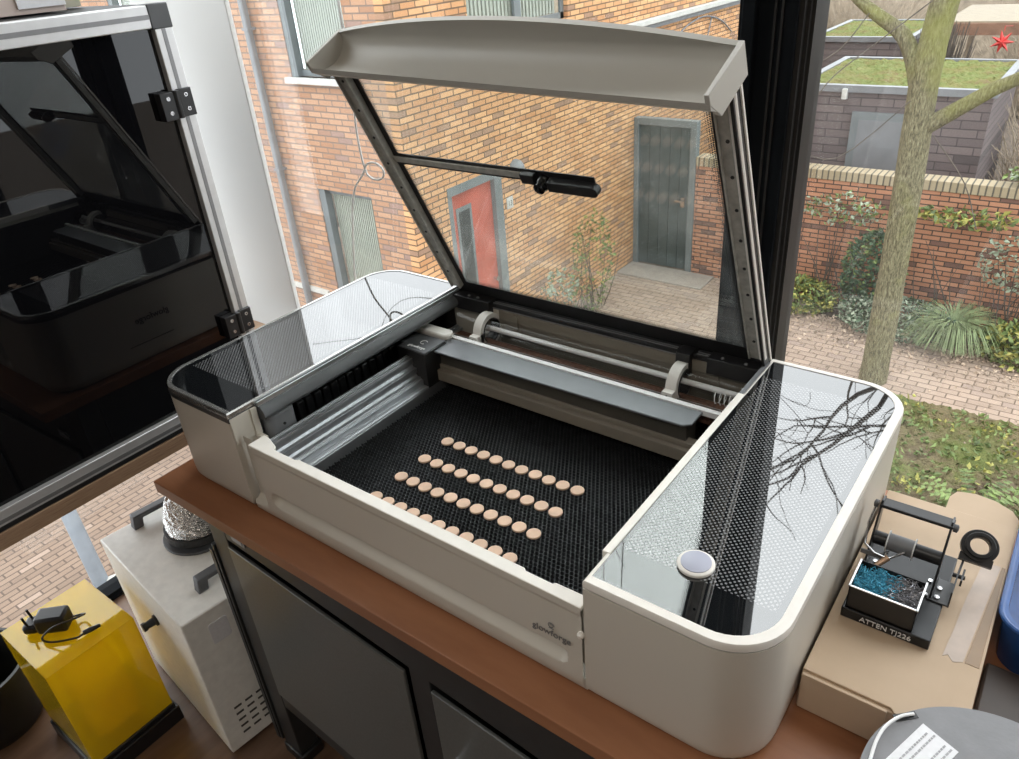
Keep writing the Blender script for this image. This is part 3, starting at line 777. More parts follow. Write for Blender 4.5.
# things lying on the enclosure
sheets = []
for k in range(9):
    m = MB(); dy = rnd.uniform(-.012, .012)
    m.box(-.60, -.31+dy*.5, -.32+dy, .045+dy, EZ1+.0017+k*.010, EZ1+.0017+k*.010+.0085, rz=rnd.uniform(-.03, .03))
    o = m.build('cardboard_sheet', 'paper_tan' if k % 3 == 1 else 'paper_pale', bevel=.0008)
    tag(o, 'pale cardboard sheet lying on the enclosure, %s of its stack' % (['lowest', 'second from the bottom', 'third from the bottom', 'fourth from the bottom', 'middle one', 'fourth from the top', 'third from the top', 'second from the top', 'topmost'][k]), 'cardboard', 'stacked sheets on the enclosure')
m = MB().box(-.52, -.33, .082, .215, EZ1+.0017, EZ1+.085).build('carton', 'box_pink', bevel=.001)
tag(m, 'open pale carton on top of the enclosure beside the sheet stack', 'box')
m2 = MB().box(-.329, -.326, .140, .215, EZ1+.01, EZ1+.08).build('paper_label', 'label_white', m)
o = MB().box(-.56, -.42, .235, .285, EZ1+.0017, EZ1+.065).build('small_carton', 'box_olive', bevel=.001)
tag(o, 'small olive carton on the enclosure near its black corner block', 'box')

# ------------------------------------------------------------------ FUME FILTER, DUCT
UR = -.111
fu = thing('fume_filter', 'off-white floor filter cabinet with grey handles between the yellow box and the metal cabinet', 'filter unit', (-.098, -.067, FZ), UR)
UW, UD, UH = .392, .41, .407          # local: x from -UW to 0, y 0..UD
MB().box(-UW, 0, 0, UD, .012, UH).build('body', 'unit_paint', fu, bevel=.003)
MB().box(-UW+.02, -.02, .02, UD-.02, 0, .012).build('plinth', 'black_plastic', fu)
for (hx, hy0_, hy1_) in ((-.366, .065, .240), (-.062, .065, .240)):
    m = MB(); m.prism([(hy0_, UH), (hy0_+.022, UH), (hy0_+.026, UH+.022), (hy1_-.026, UH+.022), (hy1_-.022, UH), (hy1_, UH), (hy1_-.006, UH+.034), (hy0_+.006, UH+.034)], 'x', hx-.010, hx+.012)
    m.build('handle', 'handle_grey', fu, bevel=.0025)
# switch and vents on the near flank facing the cabinet side; knob on the face toward the yellow box
MB().prism(rrect(-.014 + .045, .040 + .045, .300, .360, (.006,)*4, 4), 'x', 0, .002).build('sticker', 'label_white', fu, bevel=.0006) if False else None
m = MB()
for r in range(5):
    for c in range(9): m.box(.0, .0006, .035+c*.026, .052+c*.026, .045+r*.020, .0505+r*.020)
m.build('vent_slots', 'print_dark', fu)
MB().prism(rrect(.045, .085, .318, .372, (.006,)*4, 4), 'x', 0, .0015).build('sticker', 'label_white', fu, bevel=.0005)
MB().lathe([(.013, 0), (.013, .004), (.009, .006), (.008, .020), (.010, .024), (.010, .030)], (-.175, 0, .305), (0, -1, 0), 20).build('knob', 'black_plastic', fu, smooth=True)
m = MB().ring(.058, .082, 0, .006, (-.232, .165, UH), n=48); m.build('collar', 'dark_grey_plastic', fu, bevel=.0015)
# flexible aluminium duct rising from the collar and bending away under the worktop
ca, sa = math.cos(UR), math.sin(UR)
def U2W(x, y, z): return Vector((-.098 + x*ca - y*sa, -.067 + x*sa + y*ca, FZ + z))
dc = thing('flexible_duct', 'crinkled aluminium hose rising from the black clamp on the filter cabinet', 'duct', U2W(-.232, .165, UH+.006))
c0 = U2W(-.232, .165, UH+.0125)
path = [c0 + Vector((0, 0, 0)), c0 + Vector((.002, .004, .05)), c0 + Vector((.035, .02, .10)), c0 + Vector((.09, .06, .14)), c0 + Vector((.15, .12, .155)), c0 + Vector((.19, .20, .16)), c0 + Vector((.20, .29, .16))]
def catmull(P_, n):
    out = []
    for i in range(len(P_)-1):
        p0, p1, p2, p3 = P_[max(i-1, 0)], P_[i], P_[i+1], P_[min(i+2, len(P_)-1)]
        for k in range(n):
            t_ = k/n; out.append(.5*((2*p1) + (p2-p0)*t_ + (2*p0-5*p1+4*p2-p3)*t_*t_ + (3*p1-p0-3*p2+p3)*t_**3))
    out.append(P_[-1]); return out
cp = catmull(path, 22)
m = MB(); m.tube(cp, [.064 + (.0035 if (k % 4) in (0, 1) else -.0015) + .0012*math.sin(k*1.7) for k in range(len(cp))], 40)
rr = random.Random(9); m.v = [(a+rr.uniform(-.0012, .0012), b_+rr.uniform(-.0012, .0012), c+rr.uniform(-.0012, .0012)) for a, b_, c in m.v]
m.build('hose', 'foil', dc)
m = MB().ring(.0690, .0735, .002, .020, c0, n=48); m.box(c0.x-.104, c0.x-.068, c0.y-.006, c0.y+.002, c0.z+.004, c0.z+.016); m.box(c0.x-.081, c0.x-.076, c0.y-.024, c0.y+.014, c0.z+.006, c0.z+.014)
m.build('hose_clamp', 'black_plastic', dc)

# ------------------------------------------------------------------ YELLOW ACRYLIC COVER AND ADAPTER
yx0, yx1, yy0, yy1, yz0, yz1 = -.497, -.292, -.263, -.081, -.725, -.45
yc = thing('acrylic_cover_box', 'transparent yellow acrylic cover on a black base standing on the floor', 'cover', ((yx0+yx1)/2, (yy0+yy1)/2, FZ))
T = .003
MB().box(yx0, yx1, yy0, yy1, yz1-T, yz1).build('top_panel', 'yellow_acrylic', yc)
MB().box(yx1-T, yx1, yy0, yy1, yz0, yz1-T).build('front_panel', 'yellow_acrylic', yc)
MB().box(yx0, yx0+T, yy0, yy1, yz0, yz1-T).build('back_panel', 'yellow_acrylic', yc)
MB().box(yx0+T, yx1-T, yy0, yy0+T, yz0, yz1-T).build('side_panel', 'yellow_acrylic', yc)
MB().box(yx0+T, yx1-T, yy1-T, yy1, yz0, yz1-T).build('side_panel', 'yellow_acrylic', yc)
m = MB().box(yx0-.004, yx1+.010, yy0-.004, yy1+.008, FZ, yz0-.012).box(yx0, yx1+.004, yy0, yy1+.003, yz0-.012, yz0-.0005)
m.build('base', 'black_plastic', yc, bevel=.002)
m = MB().prism(rrect(yx0+.045, yx1-.045, yy0+.04, yy1-.04, (.02,)*4, 6), 'z', yz0, yz0+.17)
m.build('inner_vat', 'yellow_acrylic', yc, bevel=.004)
ad = thing('power_adapter', 'black mains plug adapter with coiled lead lying on the yellow cover', 'adapter', (-.412, -.188, yz1+.0005), .75, local=True)
ad.scale = (1.18, 1.18, 1.18)
MB().box(-.022, .030, -.017, .017, .0, .034).build('body', 'black_plastic', ad, bevel=.005)
m = MB().box(-.046, -.022, -.015, .015, .002, .020); m.build('plug_block', 'black_plastic', ad, bevel=.005)
for yy in (-.0095, .0095):
    m = MB().tube([(-.036, yy, .020), (-.038, yy, .033), (-.0385, yy, .039)], .0021, 10); m.build('prong', 'black_plastic', ad)
P_ = [Vector(p) for p in ((.030, .006, .012), (.046, .012, .010), (.060, -.004, .024), (.050, -.024, .034), (.020, -.032, .030), (-.004, -.034, .010), (.012, -.040, .004), (.050, -.038, .004), (.062, -.030, .004))]
MB().tube(catmull(P_, 8), .0018, 8).build('lead', 'black_plastic', ad, smooth=True)
MB().tube([(.062, -.030, .0055), (.072, -.024, .0055), (.086, -.016, .0055)], [.0042, .0048, .003], 12).build('barrel_plug', 'black_plastic', ad, smooth=True)
# black bin by the left edge
bn = thing('waste_bin', 'round black bin on the floor left of the yellow cover', 'bin', (-.655, -.33, FZ))
MB().lathe([(.095, 0), (.106, .02), (.115, .155), (.117, .17), (.111, .17), (.100, .02), (.0, .018)], (-.655, -.33, FZ), n=48).build('bin_body', 'bin_black', bn, smooth=True)
MB().ring(.113, .121, .160, .175, (-.655, -.33, FZ), n=48).build('bin_rim', 'bin_black', bn, smooth=True)

# ------------------------------------------------------------------ RIGHT END OF THE WORKTOP
CT = .055
cb = thing('cardboard_box', 'flat brown cardboard box on the worktop right of the laser cutter', 'box', (1.042, .30, 0))
MB().box(.9685, 1.1145, .112, .452, .0006, CT-.003).build('box_body', 'cardboard', cb, bevel=.0012)
m = MB().prism([(.9685, .1155), (1.052, .1155), (1.056, .111), (1.1145, .111), (1.1145, .452), (.9685, .452)], 'z', CT-.0028, CT); m.build('box_lid', 'cardboard', cb, bevel=.0006)
MB().box(.9700, 1.050, .1085, .1118, .004, CT-.001).build('front_flap', 'cardboard', cb, bevel=.0006)
m = MB().prism([(1.036, .4525), (1.1142, .4525), (1.1142, .470), (1.105, .486), (1.085, .497), (1.062, .500), (1.042, .494), (1.036, .478)], 'z', CT-.0034, CT-.0008); m.build('tuck_flap', 'cardboard', cb)
m = MB().prism([(1.079, .206), (1.0835, .210), (1.089, .203), (1.0975, .208), (1.108, .372), (1.0905, .372), (1.088, .34), (1.0845, .30), (1.082, .25)], 'z', CT, CT+.0004); m.build('packing_tape', 'tape_tan', cb)
m = MB().prism([(1.099, .208), (1.112, .208), (1.1125, .372), (1.109, .372)], 'z', CT, CT+.0004); m.build('tape_strip', 'tape_brown', cb)

st = thing('iron_holder', 'black metal tool stand with blue wool tray on the cardboard box', 'tool stand', (1.023, .275, CT+.0005))
bz = CT+.0006; bt = bz+.013
bs = MB().box(.9785, 1.0660, .204, .346, bz, bt).build('base_plate', 'black_metal', st, bevel=.0012)
text('ATTEN TJ226', .0088, (1.0235, .2036, bz+.0034), (1, 0, 0), (0, 0, 1), 'print_white', bs)
tx0, tx1, ty0, ty1, tz1 = .9815, 1.0475, .2065, .2515, bt+.032
m = MB(); m.box(tx0, tx1, ty0, ty1, bt, bt+.002).box(tx0, tx0+.0012, ty0, ty1, bt, tz1).box(tx1-.0012, tx1, ty0, ty1, bt, tz1).box(tx0, tx1, ty0, ty0+.0012, bt, tz1).box(tx0, tx1, ty1-.0012, ty1, bt, tz1)
tr_ = m.build('tray', 'black_plastic', st)
m = MB(); m.box(tx0-.0008, tx0+.001, ty0-.0008, ty1+.0008, tz1-.001, tz1+.0003).box(tx1-.001, tx1+.0008, ty0-.0008, ty1+.0008, tz1-.001, tz1+.0003).box(tx0, tx1, ty0-.0008, ty0+.0010, tz1-.001, tz1+.0003)
m.build('tray_rim', 'aluminium', tr_)
def wool(name, matn, xa, xb, n, seed):
    q = random.Random(seed); m = MB()
    for k in range(n):
        p = Vector((q.uniform(xa, xb), q.uniform(ty0+.004, ty1-.004), q.uniform(tz1-.012, tz1-.003))); pts = [p]
        d = Vector((q.uniform(-1, 1), q.uniform(-1, 1), 0)).normalized()
        for j in range(6):
            d = (d + Vector((q.uniform(-.8, .8), q.uniform(-.8, .8), q.uniform(-.4, .4)))).normalized(); p = p + d*.0022
            p = Vector((min(max(p.x, tx0+.002), tx1-.002), min(max(p.y, ty0+.002), ty1-.002), min(max(p.z, tz1-.014), tz1-.001))); pts.append(p)
        m.tube(pts, .00045, 4, caps=False)
    m.box(max(xa, tx0+.002), min(xb, tx1-.002), ty0+.002, ty1-.002, bt+.003, tz1-.011)
    return m.build(name, matn, tr_, fix=False)
wl_ = wool('blue_wool', 'blue_wool', tx0+.003, tx0+.040, 420, 1); wl2 = wool('steel_wool', 'steel_wool', tx0+.036, tx1-.003, 300, 2)
# frame with roller
for x in (.9815, 1.0515):
    m = MB(); m.prism([(.262, bt), (.300, bt), (.316, .128), (.322, .142), (.306, .146), (.296, .132), (.270, bt+.012)], 'x', x, x+.0022); m.box(x-.002 if x > 1 else x, x+.004 if x > 1 else x+.008, .262, .302, bt, bt+.002)
    m.build('side_plate', 'black_metal', st, bevel=.0004)
m = MB().box(.9810, 1.0545, .302, .318, .1385, .1425); m.build('top_bar', 'black_plastic', st, bevel=.001)
for x in (.979, 1.0545):
    MB().lathe([(.0045, 0), (.0045, .004), (.002, .005)], (x, .309, .1375), (1 if x > 1 else -1, 0, 0), 14).build('knob', 'dark_grey_plastic', st)
for xa, xb in ((.984, .9975), (1.0255, 1.0515)): MB().tube([(xa, .290, .106), (xb, .290, .106)], .0078, 20).build('roller_end', 'black_plastic', st, smooth=True)
m = MB().tube([(.9978, .290, .106), (1.0252, .290, .106)], .0098, 24); m.build('roller', 'mid_grey_plastic', st, smooth=True)
for x in (.9978, 1.0245): MB().ring(.0, .0125, 0, .0012, (x, .290, .106), (1, 0, 0), 24).build('roller_disc', 'print_white', st)
m = MB().tube([(.976, .316, .132), (.974, .300, .116), (.978, .276, .104), (.990, .270, .100), (1.004, .270, .098), (1.010, .276, .100), (1.018, .280, .106)], .0013, 8); m.build('wire_clip', 'steel', st, smooth=True)
m = MB().box(.976, 1.000, .2700, .2715, .094, .100); m.build('slotted_strip', 'mid_grey_plastic', st)
m = MB().tube([(1.004, .272, .098), (.9915, .256, .088)], [.0036, .0026], 14); m.build('brass_tip', 'brass_tip', st, smooth=True)
m = MB().tube([(.9935, .278, .090), (1.001, .284, .096), (.999, .272, .086)], .0022, 10); m.build('coil_end', 'steel', st, smooth=True)
for (x, y) in ((.990, .292), (1.048, .292), (1.0475, .268), (1.0585, .283), (1.0585, .268)):
    MB().lathe([(.0028, 0), (.0028, .0022), (.0012, .0024)], (x, y, bt+.002 if x > 1.05 else bt), n=8).build('bolt', 'steel', st)
MB().box(1.0545, 1.0705, .262, .300, bt, bt+.002).build('bracket_plate', 'dark_grey_plastic', st, bevel=.0004)
MB().box(1.0700, 1.0715, .264, .305, bt-.002, bt+.020).build('bracket_upright', 'black_metal', st)
m = MB().tube([(1.0708, .303, bt+.016), (1.0715, .322, .088)], .0012, 8); m.tube([(1.066, .296, .086), (1.078, .296, .086)], .0025, 10); m.box(1.0745, 1.0765, .2855, .306, .082, .090); m.build('ring_arm', 'black_metal', st)
ax_ = Vector((.12, -.55, .80)).normalized()
rg = MB().ring(.0098, .0185, -.004, .004, (1.082, .338, .1010), ax_, 40); rg.ring(.0100, .0150, .004, .0065, (1.082, .338, .1010), ax_, 40)
rg.build('ring_holder', 'black_plastic', st, bevel=.0008)
m = MB(); m.obox((1.082, .338, .1010), (1, 0, 0), ax_.cross(Vector((1, 0, 0))), ax_, (-.016, .016), (-.021, -.012), (-.003, .003)); m.build('ring_foot', 'black_plastic', st)

# filament spool, near the camera
SX, SY, SZT = 1.146, .002, .120
sp = thing('filament_spool', 'grey spool with a white label and a white filament end, at the bottom right corner', 'spool', (SX, SY, 0))
m = MB().lathe([(.100, .0), (.100, .005), (.072, .005), (.072, SZT-.005), (.100, SZT-.005), (.100, SZT), (.028, SZT)], (SX, SY, .0004), n=96); m.build('spool_body', 'spool_grey', sp, smooth=True)
MB().prism([(1.0585, -.004), (1.080, .0585), (1.1090, .0465), (1.0875, -.016)], 'z', SZT+.0004, SZT+.0008).build('label', 'label_white', sp)
m = MB(); rr = random.Random(4)
o0 = Vector((1.0625, -.002, SZT+.0010)); dxv = (Vector((1.080, .0585, 0)) - Vector((1.0585, -.004, 0))).normalized(); dyv = (Vector((1.1090, .0465, 0))-Vector((1.080, .0585, 0))).normalized()
for r in range(5):
    x = .004
    while x < .058:
        w_ = rr.uniform(.0015, .004); h_ = .0016
        if not (r == 2 and x > .03): m.obox(o0, dxv, dyv, (0, 0, 1), (x, x+w_), (.003+r*.0050, .003+r*.0050+h_), (0, .0001))
        x += w_+.0009
m.build('label_print', 'print_grey', sp)
MB().prism(rrect(1.054, 1.070, .034, .042, (.0038,)*4, 5), 'z', SZT+.0004, SZT+.0008).build('eyelet', 'black_plastic', sp) if False else None
m = MB(); m.obox((1.0665, .0575, SZT+.0005), (.72, .69, 0), (-.69, .72, 0), (0, 0, 1), (-.010, .010), (-.0032, .0032), (0, .0006)); m.build('eyelet', 'black_plastic', sp)
MB().tube(catmull([Vector(p) for p in ((1.0715, .0625, SZT+.0022), (1.063, .052, SZT+.0045), (1.0555, .036, SZT+.005), (1.0525, .018, SZT+.004), (1.053, -.004, SZT+.003))], 6), .0014, 8).build('filament_end', 'filament_white', sp, smooth=True)

# blue crate, and worktop shade put in as a dark case on the right
bc = thing('plastic_crate', 'blue plastic crate at the right edge behind the cardboard box', 'crate', (1.26, .42, 0))
x0, x1, y0, y1 = 1.1185, 1.42, .268, .52
def ringrect(d): return rrect(x0+d, x1-d, y0+d, y1-d, (.03,)*4, 6)
po_ = ringrect(.0); n_ = len(po_); vs = []
for z_, d_ in ((.0005, .006), (.058, .001), (.060, -.001), (.066, -.001), (.066, .004), (.012, .009)):
    vs += [(x, y, z_) for x, y in ringrect(d_)]
m = MB(); m.add(vs, [tuple(range(n_))[::-1]] + [(k*n_+i, k*n_+(i+1) % n_, (k+1)*n_+(i+1) % n_, (k+1)*n_+i) for k in range(5) for i in range(n_)] + [tuple(5*n_+i for i in range(n_))])
m.build('crate_body', 'blue_plastic', bc, smooth=True)
MB().tube([(x, y, .064) for x, y in ringrect(-.001)] + [(ringrect(-.001)[0][0], ringrect(-.001)[0][1], .064)], .003, 8).build('crate_rim', 'blue_plastic', bc, smooth=True)
MB().box(1.15, 1.28, .262, .268, .022, .034).build('crate_strap', 'navy_plastic', bc)
o = MB().box(1.1185, 1.38, .118, .258, .0005, .020).build('shade_slab', 'shade_brown', bevel=.003); tag(o, 'flat dark brown case standing in for shade on the worktop, by the blue crate', 'case')
MB().box(1.22, 1.26, .116, .118, .006, .015).build('slab_tab', 'dark_grey_plastic', o)

# white cable hanging in front of the window
pts = [(-.082, 2.05), (-.080, 1.2), (-.082, .643), (-.090, .589), (-.086, .498), (-.093, .415), (-.091, .360)] + [(-.066 + .026*math.cos(a), .336 + .017*math.sin(a)) for a in [PI*1.0+k*PI/6 for k in range(12)]] + [(-.098, .326), (-.126, .298), (-.143, .262), (-.151, .235), (-.165, .17), (-.178, .105), (-.182, .05), (-.183, .003)]
m = MB().tube(catmull([Vector((x-.0, .578 + (.005 if 6 < k < 19 else 0), z)) for k, (x, z) in enumerate(pts)], 5), .0021, 8)
o = m.build('hanging_cable', 'cable_white', smooth=True); tag(o, 'thin white cable with a single loop hanging in front of the window', 'cable')

# ------------------------------------------------------------------ OUTSIDE: COURTYARD ONE STOREY BELOW
G = -4.0
XA, YC, YB = -4.51, 5.03, 9.84
struct(MB().box(-30, 30, .9, 60, G-.3, G-.012).build('ground', 'soil'))
struct(MB().box(-3.2, 9, .9, 8.9, G-.012, G).build('courtyard_paving', 'paving'))
struct(MB().box(-1.4, 9, 8.9, 9.25, G-.012, G).build('courtyard_paving', 'paving'))
struct(MB().box(XA, -1.4, 8.9, 9.86, G-.012, G+.0).build('courtyard_paving', 'paving'))
struct(MB().box(-14, -3.2, -8, 3.0, G-.012, G).build('street_paving', 'paving_side'))
struct(MB().box(-14, -3.2, 3.0, 8.9, G-.012, G).build('courtyard_paving', 'paving'))
# own building below the room
struct(MB().box(-.86, 4.2, -4.2, .72, G, FZ-.09).build('wall_below', 'brick_front'))

# --- brick house: front wing (faces the window) and long wing (runs away from it)
bh = thing('brick_house', 'orange brick house with red front door and grey windows across the courtyard', 'house', (-7, 9, G))
TZ = 2.1
def wall_y(name, mat, y, x0, x1, z0, z1, holes, thick=.12):
    """wall facing -y with rectangular openings (x0,x1,z0,z1)"""
    m = MB(); xs = sorted({x0, x1, *[h[0] for h in holes], *[h[1] for h in holes]}); zs = sorted({z0, z1, *[h[2] for h in holes], *[h[3] for h in holes]})
    for i in range(len(xs)-1):
        for j in range(len(zs)-1):
            cx, cz = (xs[i]+xs[i+1])/2, (zs[j]+zs[j+1])/2
            if any(h[0] < cx < h[1] and h[2] < cz < h[3] for h in holes): continue
            m.box(xs[i], xs[i+1], y, y+thick, zs[j], zs[j+1])
    return m.build(name, mat, bh, fix=False)
def wall_x(name, mat, x, y0, y1, z0, z1, holes, thick=.12):
    m = MB(); ys = sorted({y0, y1, *[h[0] for h in holes], *[h[1] for h in holes]}); zs = sorted({z0, z1, *[h[2] for h in holes], *[h[3] for h in holes]})
    for i in range(len(ys)-1):
        for j in range(len(zs)-1):
            cy, cz = (ys[i]+ys[i+1])/2, (zs[j]+zs[j+1])/2
            if any(h[0] < cy < h[1] and h[2] < cz < h[3] for h in holes): continue
            m.box(x-thick, x, ys[i], ys[i+1], zs[j], zs[j+1])
    return m.build(name, mat, bh, fix=False)
C_h = [(-5.98, -5.10, -3.75, -1.62), (-6.03, -5.07, -.415, 1.35), (-9.4, -8.4, -.415, 1.35), (-9.4, -8.4, -3.75, -1.62)]
A_h = [(5.60, 6.52, -3.93, -1.64), (6.22, 8.13, -.20, 1.35), (12.2, 13.8, .1, 1.35)]
wall_y('front_wall', 'brick_front', YC, -12, XA-.12, G, TZ, C_h)
wall_x('side_wall', 'brick_side', XA, YC+.0, 15.5, G, TZ, A_h)
MB().box(-12, XA-.13, YC+.13, 15.5, TZ-.1, TZ).build('roof', 'zinc', bh)
MB().box(-12.1, XA+.06, YC-.06, YC+.06, TZ, TZ+.12).build('roof_edge', 'zinc', bh)
MB().box(XA-.06, XA+.06, YC+.06, 15.5, TZ, TZ+.12).build('roof_edge', 'zinc', bh)
def win_y(x0, x1, z0, z1, sill=True):
    m = MB(); d = .10; f = .06
    y = YC + .07
    m.box(x0, x0+.10, y-.06, y+.03, z0, z1).box(x1-f, x1, y, y+.03, z0, z1).box(x0, x1, y, y+.03, z0, z0+f).box(x0, x1, y, y+.03, z1-f, z1)
    wn_ = m.build('window', 'grey_joinery', bh)
    MB().box(x0+.1, x1-f, y+.012, y+.018, z0+f, z1-f).build('pane', 'window_glass', wn_)
    q = MB(); nn = 22
    for k in range(nn):      # pleated curtain
        a = x0+.11+(x1-x0-.18)*k/nn; b_ = x0+.11+(x1-x0-.18)*(k+.55)/nn
        q.box(a, b_, y+.05, y+.06+.02*(k % 2), z0+f, z1-f)
    q.box(x0+.1, x1-.06, y+.085, y+.09, z0+f, z1-f); q.build('curtain', 'curtain_cloth', wn_)
    if sill: MB().box(x0-.06, x1+.06, YC-.06, YC+.07, z0-.06, z0).build('sill', 'pale_stone', wn_, bevel=.005)
for k, h in enumerate(C_h): win_y(*h, sill=h[2] > -1)
MB().box(-6.55-.0, -6.48, YC-.11, YC-.03, G, TZ).build('drainpipe', 'zinc', bh, bevel=.02)
for zz in (-3.2, -1.45, .05, 1.5): MB().box(-6.565, -6.465, YC-.115, YC-.0, zz, zz+.025).build('pipe_bracket', 'zinc', bh)
MB().box(-8.2, -6.15, YC-.035, YC, -2.99, -2.93).build('ledge', 'pale_stone', bh)
# windows and door in the long wing
def win_x(y0, y1, z0, z1):
    m = MB(); f = .07; x = XA-.06
    m.box(x-.03, x, y0, y0+f, z0, z1).box(x-.03, x, y1-f, y1, z0, z1).box(x-.03, x, y0, y1, z0, z0+f).box(x-.03, x, y0, y1, z1-f, z1)
    ym = (y0+y1)/2; m.box(x-.03, x+.01, ym-.06, ym+.06, z0, z1)
    wn_ = m.build('window', 'grey_joinery', bh)
    MB().box(x-.018, x-.012, y0+f, y1-f, z0+f, z1-f).build('pane', 'window_glass', wn_)
    q = MB()
    for k in range(26):
        a = y0+.08+(y1-y0-.16)*k/26; b_ = a+(y1-y0-.16)*.55/26; q.box(x-.075-.02*(k % 2), x-.06, a, b_, z0+f, z1-f)
    q.box(x-.11, x-.105, y0+f, y1-f, z0+f, z1-f); q.build('curtain', 'curtain_cloth', wn_)
win_x(*A_h[1]); win_x(*A_h[2])
fm = MB(); fm.box(XA-.10, XA-.0, 5.60, 5.67, G, -1.64).box(XA-.10, XA+.015, 6.42, 6.56, G, -1.60).box(XA-.1, XA+.01, 5.60, 6.52, -1.72, -1.62)
dr = fm.build('front_door', 'grey_joinery', bh)
MB().box(XA-.085, XA-.045, 5.67, 6.42, G+.02, -1.72).build('door_leaf', 'red_door_paint', dr, bevel=.004)
MB().box(XA-.048, XA-.038, 5.76, 6.03, -3.55, -1.90).build('door_window', 'grey_joinery', dr)
MB().box(XA-.040, XA-.036, 5.80, 5.99, -3.50, -1.95).build('door_pane', 'room_dark', dr)
MB().lathe([(.02, 0), (.02, .04), (.03, .05), (.03, .06)], (XA-.045, 6.34, -2.95), (1, 0, 0), 12).build('door_knob', 'steel', dr)
MB().box(XA, XA+.012, 6.64, 6.76, -2.16, -2.02).build('number_plate', 'pale_stone', bh)
text('13', .09, (XA+.013, 6.70, -2.125), (0, 1, 0), (0, 0, 1), 'print_dark', bh, 'number')
m = MB(); q = [( .13*math.cos(a), .13*math.sin(a)) for a in [k*PI/14 for k in range(15)]]
m.lathe([(.001, .12), (.045, .11), (.085, .085), (.11, .05), (.12, 0)][::-1], (XA, 6.86, -1.72), (1, 0, 0), 28); m.build('wall_lamp', 'zinc', bh, smooth=True)
MB().box(XA, XA+.10, 9.3, 15.5, -.515, -.44).build('white_ledge', 'pale_stone', bh, bevel=.01)
MB().box(XA, XA+.05, 9.3, 15.5, -.58, -.515).build('ledge_lead', 'zinc', bh)
m = MB().tube(catmull([Vector((XA+.03, y, z)) for y, z in ((10.9, -.95), (11.3, -.72), (12.0, -.62), (12.7, -.74), (13.2, -.98))], 5), .012, 6); m.tube([(XA+.03, 12.35, -.66), (XA+.03, 12.15, -1.1)], .010, 6); m.build('wall_cable', 'zinc', bh)

# --- garden wall with the tall gate
gw = thing('garden_wall', 'red brick garden wall with a pale soldier-course coping', 'wall', (1, YB, G))
WT = -2.21
m = MB(); m.box(-3.50, 6.5, YB, YB+.22, G-.1, WT-.13); m.build('brickwork', 'brick_garden', gw)
MB().box(-3.50, 6.5, YB-.02, YB+.24, WT-.13, WT).build('coping', 'brick_coping', gw, bevel=.01)
gt = thing('garden_gate', 'tall dark green-grey gate with handle between the brick house and the garden wall', 'gate', (-4.01, YB, G))
gf = MB(); gf.box(XA+.005, XA+.08, YB-.02, YB+.10, G, -1.72).box(-3.60, -3.505, YB-.02, YB+.10, G, -1.72).box(XA+.08, -3.60, YB-.02, YB+.10, -1.82, -1.72)
gf.build('frame', 'grey_joinery', gt, bevel=.005)
gl_ = MB().box(XA+.083, -3.603, YB+.02, YB+.07, G+.03, -1.823).build('leaf', 'gate_green_grey', gt)
m = MB()
for k in range(1, 5): m.box(XA+.083+.165*k, XA+.088+.165*k, YB+.014, YB+.02, G+.04, -1.83)
m.build('board_joint', 'room_dark', gl_)
MB().box(-3.72, -3.66, YB-.005, YB+.02, -2.98, -2.84).build('handle_plate', 'steel', gl_); MB().box(-3.80, -3.68, YB-.05, YB-.03, -2.90, -2.87).build('handle', 'steel', gl_)
struct(MB().box(XA, -3.1, 9.30, YB-.03, G+.0, G+.03).build('gate_step', 'step_stone', bevel=.01))

# --- sheds with planted roofs
def shed(nm_, lab, x0, x1, y0, y1, zt, door=None):
    s_ = thing(nm_, lab, 'shed', ((x0+x1)/2, (y0+y1)/2, G))
    MB().box(x0+.04, x1-.04, y0+.04, y1-.04, G, zt-.09).build('walls', 'shed_brick', s_)
    m = MB()
    for a in ((x0, x1, y0, y0+.10), (x0, x1, y1-.10, y1), (x0, x0+.10, y0+.10, y1-.10), (x1-.10, x1, y0+.10, y1-.10)): m.box(*a, zt-.09, zt)
    m.build('roof_edge', 'zinc', s_)
    q = random.Random(int(x0*100)); m = MB()
    m.grid(lambda u, v: (x0+.10+(x1-x0-.2)*u, y0+.10+(y1-y0-.2)*v, zt-.05+q.uniform(0, .05)), 60, 50); m.build('moss', 'moss_roof', s_, fix=False)
    if door:
        a, b_, zd = door
        d = MB().box(a, b_, y0-.01, y0+.04, G, zd).build('door', 'grey_joinery', s_)
        MB().box(a+.10, b_-.08, y0-.02, y0-.01, G+.05, zd-.10).build('door_panel', 'zinc', d)
        MB().box(a-.17, a-.10, y0-.04, y0+.04, zd+.16, zd+.30).build('lamp', 'pale_stone', s_, bevel=.01)
    return s_
shed('moss_roof_shed', 'dark brick shed with mossy flat roof just behind the garden wall', -2.60, -.08, 11.0, 13.45, -1.38, (-1.76, -.95, -1.72))
s2 = shed('far_shed', 'grey shed with mossy roof farther back, partly behind the nearer shed', -4.0, -2.15, 16.0, 18.7, -1.425)
MB().box(-2.22, -2.10, 15.93, 15.97, -1.85, -1.50).build('white_panel', 'pale_stone', s2)
pg = thing('timber_canopy', 'pale timber canopy roof with rust-coloured edge, upper right beyond the shed', 'canopy', (.6, 15.8, G))
MB().box(-1.50, 3.0, 14.9, 17.4, -1.10, -1.04).build('roof_boards', 'pine_board', pg)
MB().box(-1.50, 3.0, 14.84, 14.9, -1.24, -1.06).build('fascia', 'rust_board', pg)
for x in (-1.42, 2.6):
    for y in (15.0, 17.2): MB().box(x, x+.1, y, y+.1, G, -1.10).build('post', 'twig_pale', pg)
m = MB(); c = Vector((-.49, 13.9, -1.21)); q = []
